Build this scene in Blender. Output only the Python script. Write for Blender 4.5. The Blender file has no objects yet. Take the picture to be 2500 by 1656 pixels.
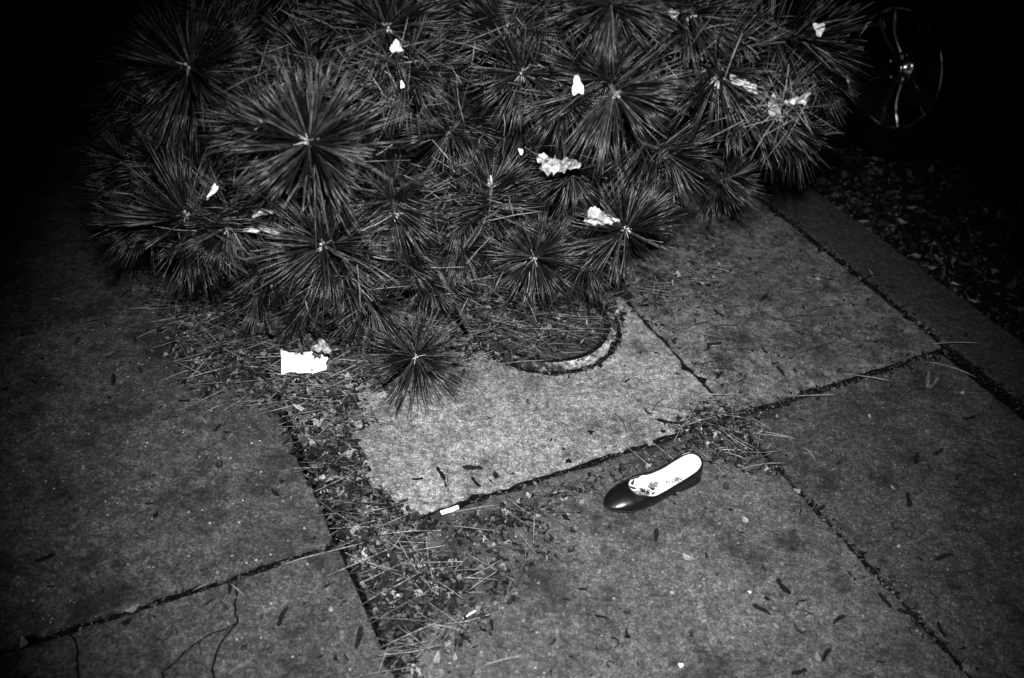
import bpy, math, random
import numpy as np
from mathutils import Vector, Matrix

random.seed(7)
RNG = np.random.default_rng(7)
SC = bpy.context.scene
COL = SC.collection

# ------------------------------------------------------------------ camera, sky, flash
H = 1.46                                   # camera height
F = 2384.0 / 2500.0                        # focal length over image width (about 35 mm)
PIT, ROLL, YAW = 0.67403, 0.08083, -0.50644
UD = Vector((math.sin(YAW), math.cos(YAW), 0))    # along the pavement
ND = Vector((math.cos(YAW), -math.sin(YAW), 0))   # across the pavement, towards the road
R0 = Vector((1, 0, 0)); U0 = Vector((0, math.sin(PIT), math.cos(PIT))); FW = Vector((0, math.cos(PIT), -math.sin(PIT)))
cR, sR = math.cos(ROLL), math.sin(ROLL)
CR = R0 * cR + U0 * sR
CU = -R0 * sR + U0 * cR
CAM = Vector((0, 0, H))
cam = bpy.data.cameras.new('Camera'); camo = bpy.data.objects.new('Camera', cam); COL.objects.link(camo)
camo.matrix_world = Matrix(((CR.x, CU.x, -FW.x, CAM.x), (CR.y, CU.y, -FW.y, CAM.y), (CR.z, CU.z, -FW.z, CAM.z), (0, 0, 0, 1)))
cam.sensor_width = 36; cam.lens = 36 * F; cam.clip_start = 0.05; cam.clip_end = 300
cam.dof.use_dof = True; cam.dof.focus_distance = 2.12; cam.dof.aperture_fstop = 2.8
SC.camera = camo

world = bpy.data.worlds.new('World'); SC.world = world; world.use_nodes = True
wt = world.node_tree; wt.nodes.clear()
sky = wt.nodes.new('ShaderNodeTexSky'); sky.sky_type = 'NISHITA'; sky.sun_disc = False
sky.sun_elevation = math.radians(8); sky.sun_rotation = math.radians(200)
bw = wt.nodes.new('ShaderNodeRGBToBW'); bg = wt.nodes.new('ShaderNodeBackground'); wo = wt.nodes.new('ShaderNodeOutputWorld')
bg.inputs['Strength'].default_value = 0.0006
wt.links.new(sky.outputs[0], bw.inputs[0]); wt.links.new(bw.outputs[0], bg.inputs['Color']); wt.links.new(bg.outputs[0], wo.inputs[0])


def ray(px, py):
    x = (px - 1250) / 2384.0; y = -(py - 828) / 2384.0
    return CR * x + CU * y + FW


def at(px, py, z=0.0):
    """point of the place at height z that the photograph shows at (px, py)"""
    d = ray(px, py)
    return CAM + d * ((z - H) / d.z)


def far(px, py, dist):
    return CAM + ray(px, py).normalized() * dist


def nu(n, u, z=0.0):
    v = ND * n + UD * u
    return Vector((v.x, v.y, z))


# the photographer's flash gun, held just above the lens: the only strong light of the night picture
fl = bpy.data.lights.new('flash_gun', 'SPOT'); flo = bpy.data.objects.new('flash_gun', fl); COL.objects.link(flo)
flo.location = CAM + CU * 0.20 + CR * 0.03
aim = at(1310, 1010) - flo.location
flo.rotation_euler = aim.to_track_quat('-Z', 'Y').to_euler()
fl.energy = 510; fl.spot_size = math.radians(63); fl.spot_blend = 1.0; fl.shadow_soft_size = 0.022
fl.color = (1, 1, 1)

SC.view_settings.view_transform = 'Standard'; SC.view_settings.look = 'None'
SC.view_settings.exposure = 0.0; SC.view_settings.gamma = 1.0; SC.view_settings.use_curve_mapping = False
SC.render.resolution_x = 1024; SC.render.resolution_y = 678
SC.cycles.max_bounces = 3; SC.cycles.diffuse_bounces = 1; SC.cycles.glossy_bounces = 2


# ------------------------------------------------------------------ materials
class NT:
    def __init__(s, name):
        s.m = bpy.data.materials.new(name); s.m.use_nodes = True
        s.t = s.m.node_tree; s.b = s.t.nodes['Principled BSDF']

    def n(s, typ, **kw):
        o = s.t.nodes.new(typ)
        for k, v in kw.items():
            if k in o.inputs.keys(): o.inputs[k].default_value = v
            else: setattr(o, k, v)
        return o

    def l(s, a, b): s.t.links.new(a, b)

    def ramp(s, src, pts):
        r = s.t.nodes.new('ShaderNodeValToRGB'); e = r.color_ramp.elements
        while len(e) < len(pts): e.new(0.5)
        for i, (p, c) in enumerate(pts):
            e[i].position = p; e[i].color = (c, c, c, 1)
        s.l(src, r.inputs[0]); return r.outputs[0]

    def math(s, op, a, b=None, clamp=False):
        m = s.t.nodes.new('ShaderNodeMath'); m.operation = op; m.use_clamp = clamp
        for i, v in enumerate((a, b)):
            if v is None: continue
            if isinstance(v, (int, float)): m.inputs[i].default_value = v
            else: s.l(v, m.inputs[i])
        return m.outputs[0]


def gray(v): return (v, v, v, 1)


def plain(name, v, rough=0.7, metal=0.0, spec=0.5, var=0.25, scale=60, bump=0.0, coat=0.0):
    k = NT(name); tc = k.n('ShaderNodeTexCoord')
    nz = k.n('ShaderNodeTexNoise', Scale=scale, Detail=4.0); k.l(tc.outputs['Object'], nz.inputs['Vector'])
    oi = k.n('ShaderNodeObjectInfo')
    a = k.ramp(nz.outputs['Fac'], [(0.3, v * (1 - var)), (0.7, v * (1 + var))])
    rnd = k.math('ADD', k.math('MULTIPLY', oi.outputs['Random'], var), 1 - var / 2)
    k.l(k.math('MULTIPLY', a, rnd), k.b.inputs['Base Color'])
    k.b.inputs['Roughness'].default_value = rough; k.b.inputs['Metallic'].default_value = metal
    k.b.inputs['Specular IOR Level'].default_value = spec; k.b.inputs['Coat Weight'].default_value = coat
    if bump:
        bp = k.n('ShaderNodeBump', Strength=bump, Distance=0.002)
        k.l(nz.outputs['Fac'], bp.inputs['Height']); k.l(bp.outputs[0], k.b.inputs['Normal'])
    return k.m


def tone_mat(name, lo, hi, rough=0.6, spec=0.4, bump=0.0, scale=300, gamma=1.0):
    """albedo taken from the per-piece attribute 'tone' (every needle or leaf has a tone of its own)"""
    k = NT(name); at_ = k.n('ShaderNodeAttribute', attribute_name='tone')
    tc = k.n('ShaderNodeTexCoord')
    nz = k.n('ShaderNodeTexNoise', Scale=scale, Detail=3.0); k.l(tc.outputs['Object'], nz.inputs['Vector'])
    f = k.math('POWER', at_.outputs['Fac'], gamma)
    base = k.math('ADD', k.math('MULTIPLY', f, hi - lo), lo)
    k.l(k.math('MULTIPLY', base, k.ramp(nz.outputs['Fac'], [(0.32, 0.25), (0.5, 0.7), (0.68, 1.25)])), k.b.inputs['Base Color'])
    k.b.inputs['Roughness'].default_value = rough; k.b.inputs['Specular IOR Level'].default_value = spec
    if bump:
        bp = k.n('ShaderNodeBump', Strength=bump, Distance=0.001)
        k.l(nz.outputs['Fac'], bp.inputs['Height']); k.l(bp.outputs[0], k.b.inputs['Normal'])
    return k.m


def concrete(name, v, speck=0.5, mott=0.5, seed=0.0, stain=0.4):
    k = NT(name); tc = k.n('ShaderNodeTexCoord')
    mp = k.n('ShaderNodeMapping'); mp.inputs['Location'].default_value = (seed * 3.1, seed * 1.7, seed)
    k.l(tc.outputs['Object'], mp.inputs['Vector']); vec = mp.outputs[0]

    def noise(sc, det, rg=0.6):
        n = k.n('ShaderNodeTexNoise', Scale=sc, Detail=det, Roughness=rg); k.l(vec, n.inputs['Vector']); return n.outputs['Fac']
    big = noise(3.2, 3.0); mid = noise(26, 5.0, 0.70); fine = noise(170, 1.0, 0.75); grit = noise(430, 0.0, 0.8)
    a = k.ramp(big, [(0.3, 1 - stain), (0.7, 1 + stain * 0.55)])
    b = k.ramp(mid, [(0.34, 1 - mott), (0.5, 1.0), (0.68, 1 + mott)])
    blot = noise(70, 4.0, 0.75)
    c = k.math('MULTIPLY', k.ramp(fine, [(0.36, 0.68), (0.5, 0.95), (0.66, 1.45)]), k.ramp(blot, [(0.34, 0.45), (0.5, 0.95), (0.66, 1.65)]))
    g = k.ramp(grit, [(0.30, 0.62), (0.5, 0.95), (0.70, 1.6)])
    pt = k.ramp(noise(7, 6.0, 0.74), [(0.38, 1 - stain * 1.35), (0.49, 1.0), (0.60, 1.0), (0.70, 1 + stain * 0.9)])
    col = k.math('MULTIPLY', k.math('MULTIPLY', k.math('MULTIPLY', a, pt), b), k.math('MULTIPLY', c, g))
    # pale aggregate showing through the worn face
    vo = k.n('ShaderNodeTexVoronoi', Scale=130.0); k.l(vec, vo.inputs['Vector'])
    sep = k.n('ShaderNodeSeparateColor'); k.l(vo.outputs['Color'], sep.inputs[0])
    pick = k.math('GREATER_THAN', sep.outputs[0], 0.86)
    near = k.math('LESS_THAN', vo.outputs['Distance'], k.math('ADD', k.math('MULTIPLY', sep.outputs[2], 0.26), 0.06))
    sp = k.math('MULTIPLY', k.math('MULTIPLY', pick, near), k.math('MULTIPLY', sep.outputs[1], speck * 5.0))
    # dark pits
    vo2 = k.n('ShaderNodeTexVoronoi', Scale=75.0); k.l(vec, vo2.inputs['Vector'])
    sep2 = k.n('ShaderNodeSeparateColor'); k.l(vo2.outputs['Color'], sep2.inputs[0])
    pit = k.math('MULTIPLY', k.math('GREATER_THAN', sep2.outputs[0], 0.93), k.math('LESS_THAN', vo2.outputs['Distance'], 0.22))
    col = k.math('MULTIPLY', k.math('ADD', col, sp), k.math('SUBTRACT', 1.0, k.math('MULTIPLY', pit, 0.7)))
    col = k.math('MULTIPLY', col, v)
    k.l(k.math('MINIMUM', col, 0.75), k.b.inputs['Base Color'])
    k.b.inputs['Roughness'].default_value = 0.85; k.b.inputs['Specular IOR Level'].default_value = 0.3
    h = k.math('ADD', k.math('MULTIPLY', fine, 0.8), k.math('ADD', k.math('MULTIPLY', grit, 0.5), k.math('MULTIPLY', pit, -0.8)))
    bp = k.n('ShaderNodeBump', Strength=0.55, Distance=0.0018); k.l(h, bp.inputs['Height']); k.l(bp.outputs[0], k.b.inputs['Normal'])
    return k.m


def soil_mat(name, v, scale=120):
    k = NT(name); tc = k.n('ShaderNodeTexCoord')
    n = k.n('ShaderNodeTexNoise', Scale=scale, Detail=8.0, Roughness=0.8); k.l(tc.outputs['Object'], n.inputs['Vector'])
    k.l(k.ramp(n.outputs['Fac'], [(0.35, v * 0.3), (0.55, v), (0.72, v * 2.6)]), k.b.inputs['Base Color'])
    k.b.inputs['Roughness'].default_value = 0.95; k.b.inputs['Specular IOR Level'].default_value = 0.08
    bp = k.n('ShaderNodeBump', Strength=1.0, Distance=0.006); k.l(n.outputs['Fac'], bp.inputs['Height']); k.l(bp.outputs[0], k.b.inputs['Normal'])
    return k.m


M = {}
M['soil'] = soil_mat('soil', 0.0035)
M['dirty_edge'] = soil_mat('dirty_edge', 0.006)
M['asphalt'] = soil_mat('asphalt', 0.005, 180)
M['slab_pale'] = concrete('concrete_pale', 0.170, 0.25, 0.34, 0, 0.40)
M['slab_front'] = concrete('concrete_front', 0.056, 0.55, 0.40, 3, 0.46)
M['slab_left'] = concrete('concrete_left', 0.050, 1.2, 0.34, 5, 0.48)
M['slab_right'] = concrete('concrete_right', 0.040, 0.45, 0.36, 8, 0.46)
M['slab_upper'] = concrete('concrete_upper', 0.086, 0.25, 0.46, 11, 0.46)
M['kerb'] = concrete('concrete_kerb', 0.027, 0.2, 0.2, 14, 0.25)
M['needle'] = tone_mat('pine_needle', 0.004, 0.105, 0.33, 0.5, 0, 80, 3.0)
M['dry_needle'] = tone_mat('dry_needle', 0.05, 0.42, 0.5, 0.5, 0, 80, 1.3)
M['bark'] = plain('bark', 0.045, 0.9, 0, 0.3, 0.6, 90, 1.0)
M['bud'] = plain('bud', 0.42, 0.5, 0, 0.4, 0.3, 300, 0.5)
M['litter'] = tone_mat('leaf_litter', 0.004, 0.36, 0.75, 0.3, 0.9, 330, 5.0)
M['crumb'] = tone_mat('dark_crumb', 0.002, 0.14, 0.85, 0.2, 0.6, 300, 3.6)
M['road_litter'] = tone_mat('road_litter', 0.003, 0.11, 0.8, 0.3, 0.6, 260, 3.6)
M['dark_seed'] = plain('maple_seed', 0.006, 0.9, 0, 0.12, 0.6, 200, 0.4)
M['pale_leaf'] = plain('pale_dry_leaf', 0.17, 0.7, 0, 0.3, 0.45, 140, 0.6)
M['mid_leaf'] = plain('dry_leaf', 0.085, 0.7, 0, 0.3, 0.5, 110, 0.7)
M['dark_leaf'] = plain('dark_leaf', 0.020, 0.7, 0, 0.3, 0.5, 110, 0.7)
M['paper'] = plain('white_paper', 0.86, 0.7, 0, 0.3, 0.06, 50, 0.2)
M['film'] = plain('white_film', 0.44, 0.25, 0, 0.7, 0.9, 75, 0.9)
M['straw'] = plain('fallen_needle', 0.15, 0.6, 0, 0.4, 0.4, 140)
M['tissue'] = plain('white_tissue', 0.30, 0.8, 0, 0.3, 0.7, 45, 0.5)
M['gum'] = plain('trodden_gum', 0.014, 0.8, 0, 0.3, 0.3, 100, 0.3)
M['iron'] = soil_mat('cover_iron', 0.055, 110)
M['dirt_ring'] = soil_mat('dirt_ring', 0.006, 160)
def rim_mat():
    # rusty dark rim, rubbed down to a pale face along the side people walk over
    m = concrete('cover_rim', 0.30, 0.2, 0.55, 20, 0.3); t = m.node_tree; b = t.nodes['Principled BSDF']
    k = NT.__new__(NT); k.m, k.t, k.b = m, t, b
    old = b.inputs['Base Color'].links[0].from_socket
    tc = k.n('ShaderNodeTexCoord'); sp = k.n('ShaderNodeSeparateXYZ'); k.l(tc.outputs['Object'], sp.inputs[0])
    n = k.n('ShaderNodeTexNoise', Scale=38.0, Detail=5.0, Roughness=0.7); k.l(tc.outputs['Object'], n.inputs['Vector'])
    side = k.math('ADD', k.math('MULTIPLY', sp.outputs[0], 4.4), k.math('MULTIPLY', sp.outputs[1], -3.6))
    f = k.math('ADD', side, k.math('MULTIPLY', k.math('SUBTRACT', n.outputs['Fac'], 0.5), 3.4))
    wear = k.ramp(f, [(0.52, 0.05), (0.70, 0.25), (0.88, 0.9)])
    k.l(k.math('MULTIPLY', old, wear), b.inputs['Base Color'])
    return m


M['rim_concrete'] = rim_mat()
M['leather'] = plain('black_leather', 0.0035, 0.30, 0, 0.55, 0.2, 220, 0.10, 0.15)
M['sole'] = plain('black_sole', 0.006, 0.6, 0, 0.4, 0.3, 200, 0.2)
M['lining'] = plain('pale_lining', 0.86, 0.7, 0, 0.3, 0.1, 120, 0.1)
M['tyre'] = plain('tyre_rubber', 0.0015, 0.9, 0, 0.05, 0.3, 120, 0.3)
M['alloy'] = plain('dark_alloy', 0.80, 0.19, 1.0, 0.5, 0.95, 26)
M['alloy_dark'] = plain('wheel_barrel', 0.010, 0.4, 0.0, 0.5, 0.3, 60)
M['paint'] = plain('black_car_paint', 0.003, 0.2, 0, 0.5, 0.1, 30, 0, 0.5)
M['glass'] = plain('dark_window', 0.004, 0.08, 0, 0.5, 0.1, 30)
M['lamp'] = plain('lamp_lens', 0.25, 0.2, 0, 0.5, 0.1, 30)


def insole_mat():
    k = NT('white_insole'); tc = k.n('ShaderNodeTexCoord'); ob = tc.outputs['Object']
    spx = k.n('ShaderNodeSeparateXYZ'); k.l(ob, spx.inputs[0])
    n = k.n('ShaderNodeTexNoise', Scale=330.0, Detail=4.0, Roughness=0.75); k.l(ob, n.inputs['Vector'])
    n2 = k.n('ShaderNodeTexNoise', Scale=45.0, Detail=3.0); k.l(ob, n2.inputs['Vector'])

    def blob(cx, cy, rx, ry):
        dx = k.math('DIVIDE', k.math('SUBTRACT', spx.outputs[0], cx), rx); dy = k.math('DIVIDE', k.math('SUBTRACT', spx.outputs[1], cy), ry)
        r = k.math('ADD', k.math('MULTIPLY', dx, dx), k.math('MULTIPLY', dy, dy))
        r = k.math('ADD', r, k.math('MULTIPLY', k.math('SUBTRACT', n2.outputs['Fac'], 0.5), 1.6))
        return k.math('SUBTRACT', 1.0, r, True)
    b = k.math('ADD', blob(0.066, 0.010, 0.034, 0.014), k.math('ADD', blob(0.112, -0.002, 0.016, 0.012), blob(0.142, 0.006, 0.022, 0.020)))
    th = k.math('SUBTRACT', 0.69, k.math('MULTIPLY', b, 0.30))
    mk = k.math('GREATER_THAN', n.outputs['Fac'], th)
    k.l(k.math('SUBTRACT', 0.84, k.math('MULTIPLY', mk, 0.72)), k.b.inputs['Base Color'])
    k.b.inputs['Roughness'].default_value = 0.6
    return k.m


M['insole'] = insole_mat()


# ------------------------------------------------------------------ object helpers
def link(name, me, mat, parent=None):
    o = bpy.data.objects.new(name, me); COL.objects.link(o)
    if mat is not None and me is not None and len(me.materials) == 0: me.materials.append(mat)
    if parent is not None: o.parent = parent
    return o


def mesh(name, v, f, smooth=False):
    me = bpy.data.meshes.new(name); me.from_pydata([tuple(p) for p in v], [], f)
    if smooth: me.polygons.foreach_set('use_smooth', [True] * len(me.polygons))
    me.update(); return me


def npmesh(name, V, tris, tone=None, smooth=False):
    me = bpy.data.meshes.new(name); nv, nf = len(V), len(tris)
    me.vertices.add(nv); me.vertices.foreach_set('co', np.asarray(V, np.float32).ravel())
    me.loops.add(nf * 3); me.loops.foreach_set('vertex_index', np.asarray(tris, np.int32).ravel())
    me.polygons.add(nf); me.polygons.foreach_set('loop_start', np.arange(0, nf * 3, 3, dtype=np.int32))
    if smooth: me.polygons.foreach_set('use_smooth', np.ones(nf, bool))
    me.update(calc_edges=True)
    if tone is not None:
        a = me.attributes.new('tone', 'FLOAT', 'POINT'); a.data.foreach_set('value', np.asarray(tone, np.float32))
    return me


def empty(name, loc=(0, 0, 0)):
    o = bpy.data.objects.new(name, None); COL.objects.link(o); o.location = loc; o.empty_display_size = 0.05; return o


def tag(o, label=None, cat=None, group=None, kind=None):
    if label: o['label'] = label
    if cat: o['category'] = cat
    if group: o['group'] = group
    if kind: o['kind'] = kind
    return o


def tube(pts, rad, sides=6, cap=True):
    """verts and faces of a tube through pts with radii rad"""
    V, Fc = [], []; n = len(pts); pts = [Vector(p) for p in pts]
    ref = Vector((0.31, 0.52, 0.8))
    for i, p in enumerate(pts):
        t = (pts[min(i + 1, n - 1)] - pts[max(i - 1, 0)]).normalized()
        a = t.cross(ref).normalized(); b = t.cross(a)
        r = rad[i] if hasattr(rad, '__len__') else rad
        for j in range(sides):
            an = 2 * math.pi * j / sides
            V.append(p + a * (r * math.cos(an)) + b * (r * math.sin(an)))
    for i in range(n - 1):
        for j in range(sides):
            k = (j + 1) % sides
            Fc.append((i * sides + j, i * sides + k, (i + 1) * sides + k, (i + 1) * sides + j))
    if cap:
        Fc.append(tuple(range(sides))[::-1]); Fc.append(tuple((n - 1) * sides + j for j in range(sides)))
    return V, Fc


def box_vf(cx, cy, cz, sx, sy, sz):
    V = [(cx + a * sx / 2, cy + b * sy / 2, cz + c * sz / 2) for a in (-1, 1) for b in (-1, 1) for c in (-1, 1)]
    return V, [(0, 1, 3, 2), (4, 6, 7, 5), (0, 4, 5, 1), (2, 3, 7, 6), (0, 2, 6, 4), (1, 5, 7, 3)]


def vnoise(x, seed=0.0):
    return (math.sin(x * 1.7 + seed * 5.1) + math.sin(x * 4.3 + seed * 2.3) * 0.6 + math.sin(x * 9.1 + seed * 7.7) * 0.45 + math.sin(x * 21.7 + seed) * 0.3) / 2.35


# ------------------------------------------------------------------ setting: soil, road, pavement, kerb
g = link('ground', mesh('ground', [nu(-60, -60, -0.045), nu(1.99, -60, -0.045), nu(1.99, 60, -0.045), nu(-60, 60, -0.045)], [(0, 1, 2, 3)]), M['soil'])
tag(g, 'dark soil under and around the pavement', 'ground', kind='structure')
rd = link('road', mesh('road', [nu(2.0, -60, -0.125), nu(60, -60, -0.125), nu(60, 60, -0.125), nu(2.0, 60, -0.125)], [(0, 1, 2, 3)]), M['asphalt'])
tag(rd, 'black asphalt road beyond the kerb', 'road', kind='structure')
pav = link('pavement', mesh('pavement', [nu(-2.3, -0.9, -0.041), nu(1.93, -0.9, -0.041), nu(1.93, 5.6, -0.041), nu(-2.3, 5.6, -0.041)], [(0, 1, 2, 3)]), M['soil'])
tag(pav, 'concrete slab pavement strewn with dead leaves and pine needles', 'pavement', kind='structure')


def slab_mesh(name, mat, poly, z, inset=0.007, thick=0.05, seed=0.0, rough=0.0042, chip=0.010, tilt=(0, 0), wear=1.0, bev=1.0):
    """poly: ground points (Vector) counter-clockwise; per-edge inset possible as a list"""
    n = len(poly); cen = sum(poly, Vector((0, 0, 0))) / n
    ins = inset if hasattr(inset, '__len__') else [inset] * n
    pts = []; norm = []
    # offset corners
    corners = []
    for i in range(n):
        p0, p1, p2 = poly[i - 1], poly[i], poly[(i + 1) % n]
        e1 = (p1 - p0).normalized(); e2 = (p2 - p1).normalized()
        n1 = Vector((-e1.y, e1.x, 0)); n2 = Vector((-e2.y, e2.x, 0))
        a, b = ins[i - 1], ins[i]
        den = n1.x * n2.y - n1.y * n2.x
        if abs(den) < 0.15: off = n1 * ((a + b) / 2)
        else: off = Vector(((a * n2.y - b * n1.y) / den, (n1.x * b - n2.x * a) / den, 0))
        corners.append(p1 + off)
    for i in range(n):
        p, q = corners[i], corners[(i + 1) % n]; L = (q - p).length; m = max(1, int(L / 0.014))
        e = (q - p).normalized(); nn = Vector((-e.y, e.x, 0))
        for j in range(m):
            t = j / m; s = t * L
            w = rough * vnoise(s * 22 + i * 13, seed + i) + rough * 0.7 * vnoise(s * 85 + i * 3, seed * 2 + i)
            c = max(0.0, vnoise(s * 9 + i * 31, seed * 3 + i) - 0.62) * chip * 6
            d = min(s, L - s); rc = 0.016
            cr = (rc - d) * 0.55 if d < rc else 0.0            # worn corners
            pts.append(p + e * s + nn * (w + c + cr * 0.6 * wear))
            if j: norm.append(nn.copy())
            else:
                pe = (corners[i] - corners[i - 1]).normalized(); norm.append(nn * 0.6 + Vector((-pe.y, pe.x, 0)) * 0.6)
    k = len(pts)

    def hz(p): return z + (p - cen).dot(ND) * tilt[0] + (p - cen).dot(UD) * tilt[1]
    V, Fc = [], []
    for p, nn in zip(pts, norm):
        q = p + nn * 0.007 * bev; V.append(Vector((q.x, q.y, hz(q))))
    for p, nn in zip(pts, norm):
        q = p + nn * 0.002 * bev; V.append(Vector((q.x, q.y, hz(q) - 0.002 * bev)))
    for p in pts: V.append(Vector((p.x, p.y, hz(p) - 0.008 * bev)))
    for p in pts: V.append(Vector((p.x, p.y, hz(p) - thick)))
    Fc.append(tuple(range(k)))
    for r in range(3):
        for i in range(k):
            j = (i + 1) % k
            Fc.append((r * k + i, (r + 1) * k + i, (r + 1) * k + j, r * k + j))
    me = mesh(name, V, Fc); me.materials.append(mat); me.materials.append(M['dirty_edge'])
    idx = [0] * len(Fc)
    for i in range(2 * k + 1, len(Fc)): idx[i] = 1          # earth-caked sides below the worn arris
    me.polygons.foreach_set('material_index', idx); me.update(); return me


nA, nB, nC = 0.315, 1.222, 1.872
uE, uG = 1.166, 2.025
ncols = [-2.25, -1.43, -0.56, nA, nB, nC]
urows = [-0.70, 0.30, uE, uG, 2.885, 3.745, 4.6, 5.5]
SLABZ = {(3, 2): 0.012, (4, 2): 0.010, (2, 2): 0.008, (3, 1): 0.0, (4, 1): -0.001, (2, 1): 0.002}
SLABM = {(3, 2): 'slab_pale', (4, 2): 'slab_upper', (2, 2): 'slab_left', (3, 1): 'slab_front', (4, 1): 'slab_right', (2, 1): 'slab_left', (2, 3): 'slab_right', (3, 3): 'slab_upper', (4, 3): 'slab_upper'}
PIT_CELLS = {(3, 4), (3, 5), (4, 4), (4, 5)}


def groundz(p):
    n = p.dot(ND); u = p.dot(UD); c = r = -1
    for i in range(len(ncols) - 1):
        if ncols[i] <= n < ncols[i + 1]: c = i
    for i in range(len(urows) - 1):
        if urows[i] <= u < urows[i + 1]: r = i
    if n > 2.088: return -0.125
    if n > 1.90: return -0.004
    if c < 0 or r < 0 or (c, r) in PIT_CELLS: return -0.03
    return SLABZ.get((c, r), 0.003)


for c in range(len(ncols) - 1):
    for r in range(len(urows) - 1):
        if (c, r) in PIT_CELLS: continue
        z = SLABZ.get((c, r), 0.003); mt = M[SLABM.get((c, r), random.choice(['slab_front', 'slab_left', 'slab_right']))]
        if (c, r) == (2, 1):
            continue
        poly = [nu(ncols[c], urows[r]), nu(ncols[c + 1], urows[r]), nu(ncols[c + 1], urows[r + 1]), nu(ncols[c], urows[r + 1])]
        ins = [0.0065] * 4
        if (c, r) == (3, 2): ins = [0.0035, 0.006, 0.006, 0.008]
        if (c, r) == (4, 1): ins = [0.006, 0.02, 0.006, 0.006]
        if (c, r) == (4, 2): ins = [0.004, 0.007, 0.006, 0.005]
        if (c, r) == (2, 2): ins = [0.006, 0.007, 0.006, 0.006]
        if (c, r) == (3, 1): ins = [0.006, 0.006, 0.003, 0.007]
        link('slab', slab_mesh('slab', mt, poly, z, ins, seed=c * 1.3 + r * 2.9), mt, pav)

# the broken slab in the near left corner: separate pieces along its cracks
def xy(px, py):
    p = at(px, py); return Vector((p.x, p.y, 0))


BL, BR, TR, TL = nu(-0.56, 0.30), nu(nA, 0.30), nu(nA, uE), nu(-0.56, uE)


def onE(px, py):                     # slide a picked point onto the joint line u = uE
    p = xy(px, py); return nu(p.dot(ND), uE)


def onBottom(p, q):                  # continue p->q down to u = 0.30
    d = q - p; t = (0.30 - p.dot(UD)) / d.dot(UD); return p + d * t


def down(p, dn): return nu(p.dot(ND) + dn, 0.30)


k1 = [onE(172, 1541), xy(186, 1575), xy(188, 1610), xy(191, 1650)]; k1.append(down(k1[-1], -0.05))
k2 = [onE(583, 1404), xy(574, 1430), xy(575, 1485), xy(579, 1521), xy(546, 1557), xy(528, 1593), xy(517, 1632)]
k2b = down(k2[-1], 0.03)
k3 = [xy(579, 1521), xy(540, 1540), xy(510, 1550), xy(463, 1582), xy(438, 1607), xy(395, 1640)]
k3b = down(k3[-1], -0.02)
G_, K_ = 0.0055, 0.0013


def wiggle(pl, seed):
    # a real crack wanders: both sides of it share the same wandering line
    rg = random.Random(seed); out = [pl[0]]
    for a, b in zip(pl[:-1], pl[1:]):
        d = b - a; m = max(1, min(14, int(d.length / 0.010))); nn = Vector((-d.y, d.x, 0)).normalized()
        for k in range(1, m): out.append(a + d * (k / m) + nn * rg.uniform(-.0026, .0026))
        out.append(b)
    return out


k1 = wiggle(k1, 1); k2a = wiggle(k2[:4], 2); k2c = wiggle(k2[3:] + [k2b], 3); k3 = wiggle(k3 + [k3b], 4)
# counter-clockwise outlines (n to the right, u up)
pieces = []


def piece(*runs):
    pl, ins = [], []
    for pts, w in runs:
        for p in pts: pl.append(p); ins.append(w)
    pieces.append((pl, ins))


piece(([BL], G_), (k1[::-1][:-1], K_), ([k1[0]], G_), ([TL], G_))
piece(([k1[-1]], G_), (k3[::-1][:-1], K_), (k2a[::-1][:-1], K_), ([k2a[0]], G_), (k1[:-1], K_))
piece(([k3[-1]], G_), (k2c[::-1], K_), (k3[1:-1], K_))
piece(([k2b], G_), ([BR], G_), ([TR], G_), (k2a, K_), (k2c[1:-1], K_))
for i, (pl, ins) in enumerate(pieces):
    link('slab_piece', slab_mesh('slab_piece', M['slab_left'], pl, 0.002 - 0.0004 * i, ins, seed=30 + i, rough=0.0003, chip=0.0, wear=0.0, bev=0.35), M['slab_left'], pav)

kerb = link('kerb', mesh('kerb', [nu(1.90, -3.0, -0.030), nu(2.07, -3.0, -0.030), nu(2.07, 8.0, -0.030), nu(1.90, 8.0, -0.030)], [(0, 1, 2, 3)]), M['soil'])
tag(kerb, 'concrete kerb between the slabs and the road', 'kerb', kind='structure')
u0 = -3.0
for L in (1.9, 1.85, 2.9, 1.9, 1.9):
    poly = [nu(1.903, u0), nu(2.092, u0), nu(2.092, u0 + L), nu(1.903, u0 + L)]
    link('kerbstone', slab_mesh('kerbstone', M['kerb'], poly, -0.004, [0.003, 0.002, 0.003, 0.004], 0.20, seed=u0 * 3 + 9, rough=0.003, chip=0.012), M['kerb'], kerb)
    u0 += L

# ------------------------------------------------------------------ round cover let into the middle slab
cvp = at(1293, 803, 0.012)
cvc = Vector((0.07567 * H / 1.4, 1.79757 * H / 1.4, 0.012)); cvr = 0.182 * H / 1.4
cover = empty('utility_cover', cvc)
tag(cover, 'round cover with a pale worn rim, strewn with needles, in the palest slab', 'manhole cover')


def ring(r0, r1, z0, z1, seg=72, wob=0.0, seed=0, wall=0.0):
    V, Fc = [], []
    for i in range(seg):
        a = 2 * math.pi * i / seg; w = 1 + wob * vnoise(i * 0.6, seed)
        V += [(r0 * math.cos(a), r0 * math.sin(a), z0), (r1 * w * math.cos(a), r1 * w * math.sin(a), z1), (r1 * w * math.cos(a), r1 * w * math.sin(a), z1 - wall)]
    for i in range(seg):
        j = (i + 1) % seg
        Fc.append((3 * i, 3 * i + 1, 3 * j + 1, 3 * j))
        if wall: Fc.append((3 * i + 1, 3 * i + 2, 3 * j + 2, 3 * j + 1))
    return V, Fc


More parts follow.
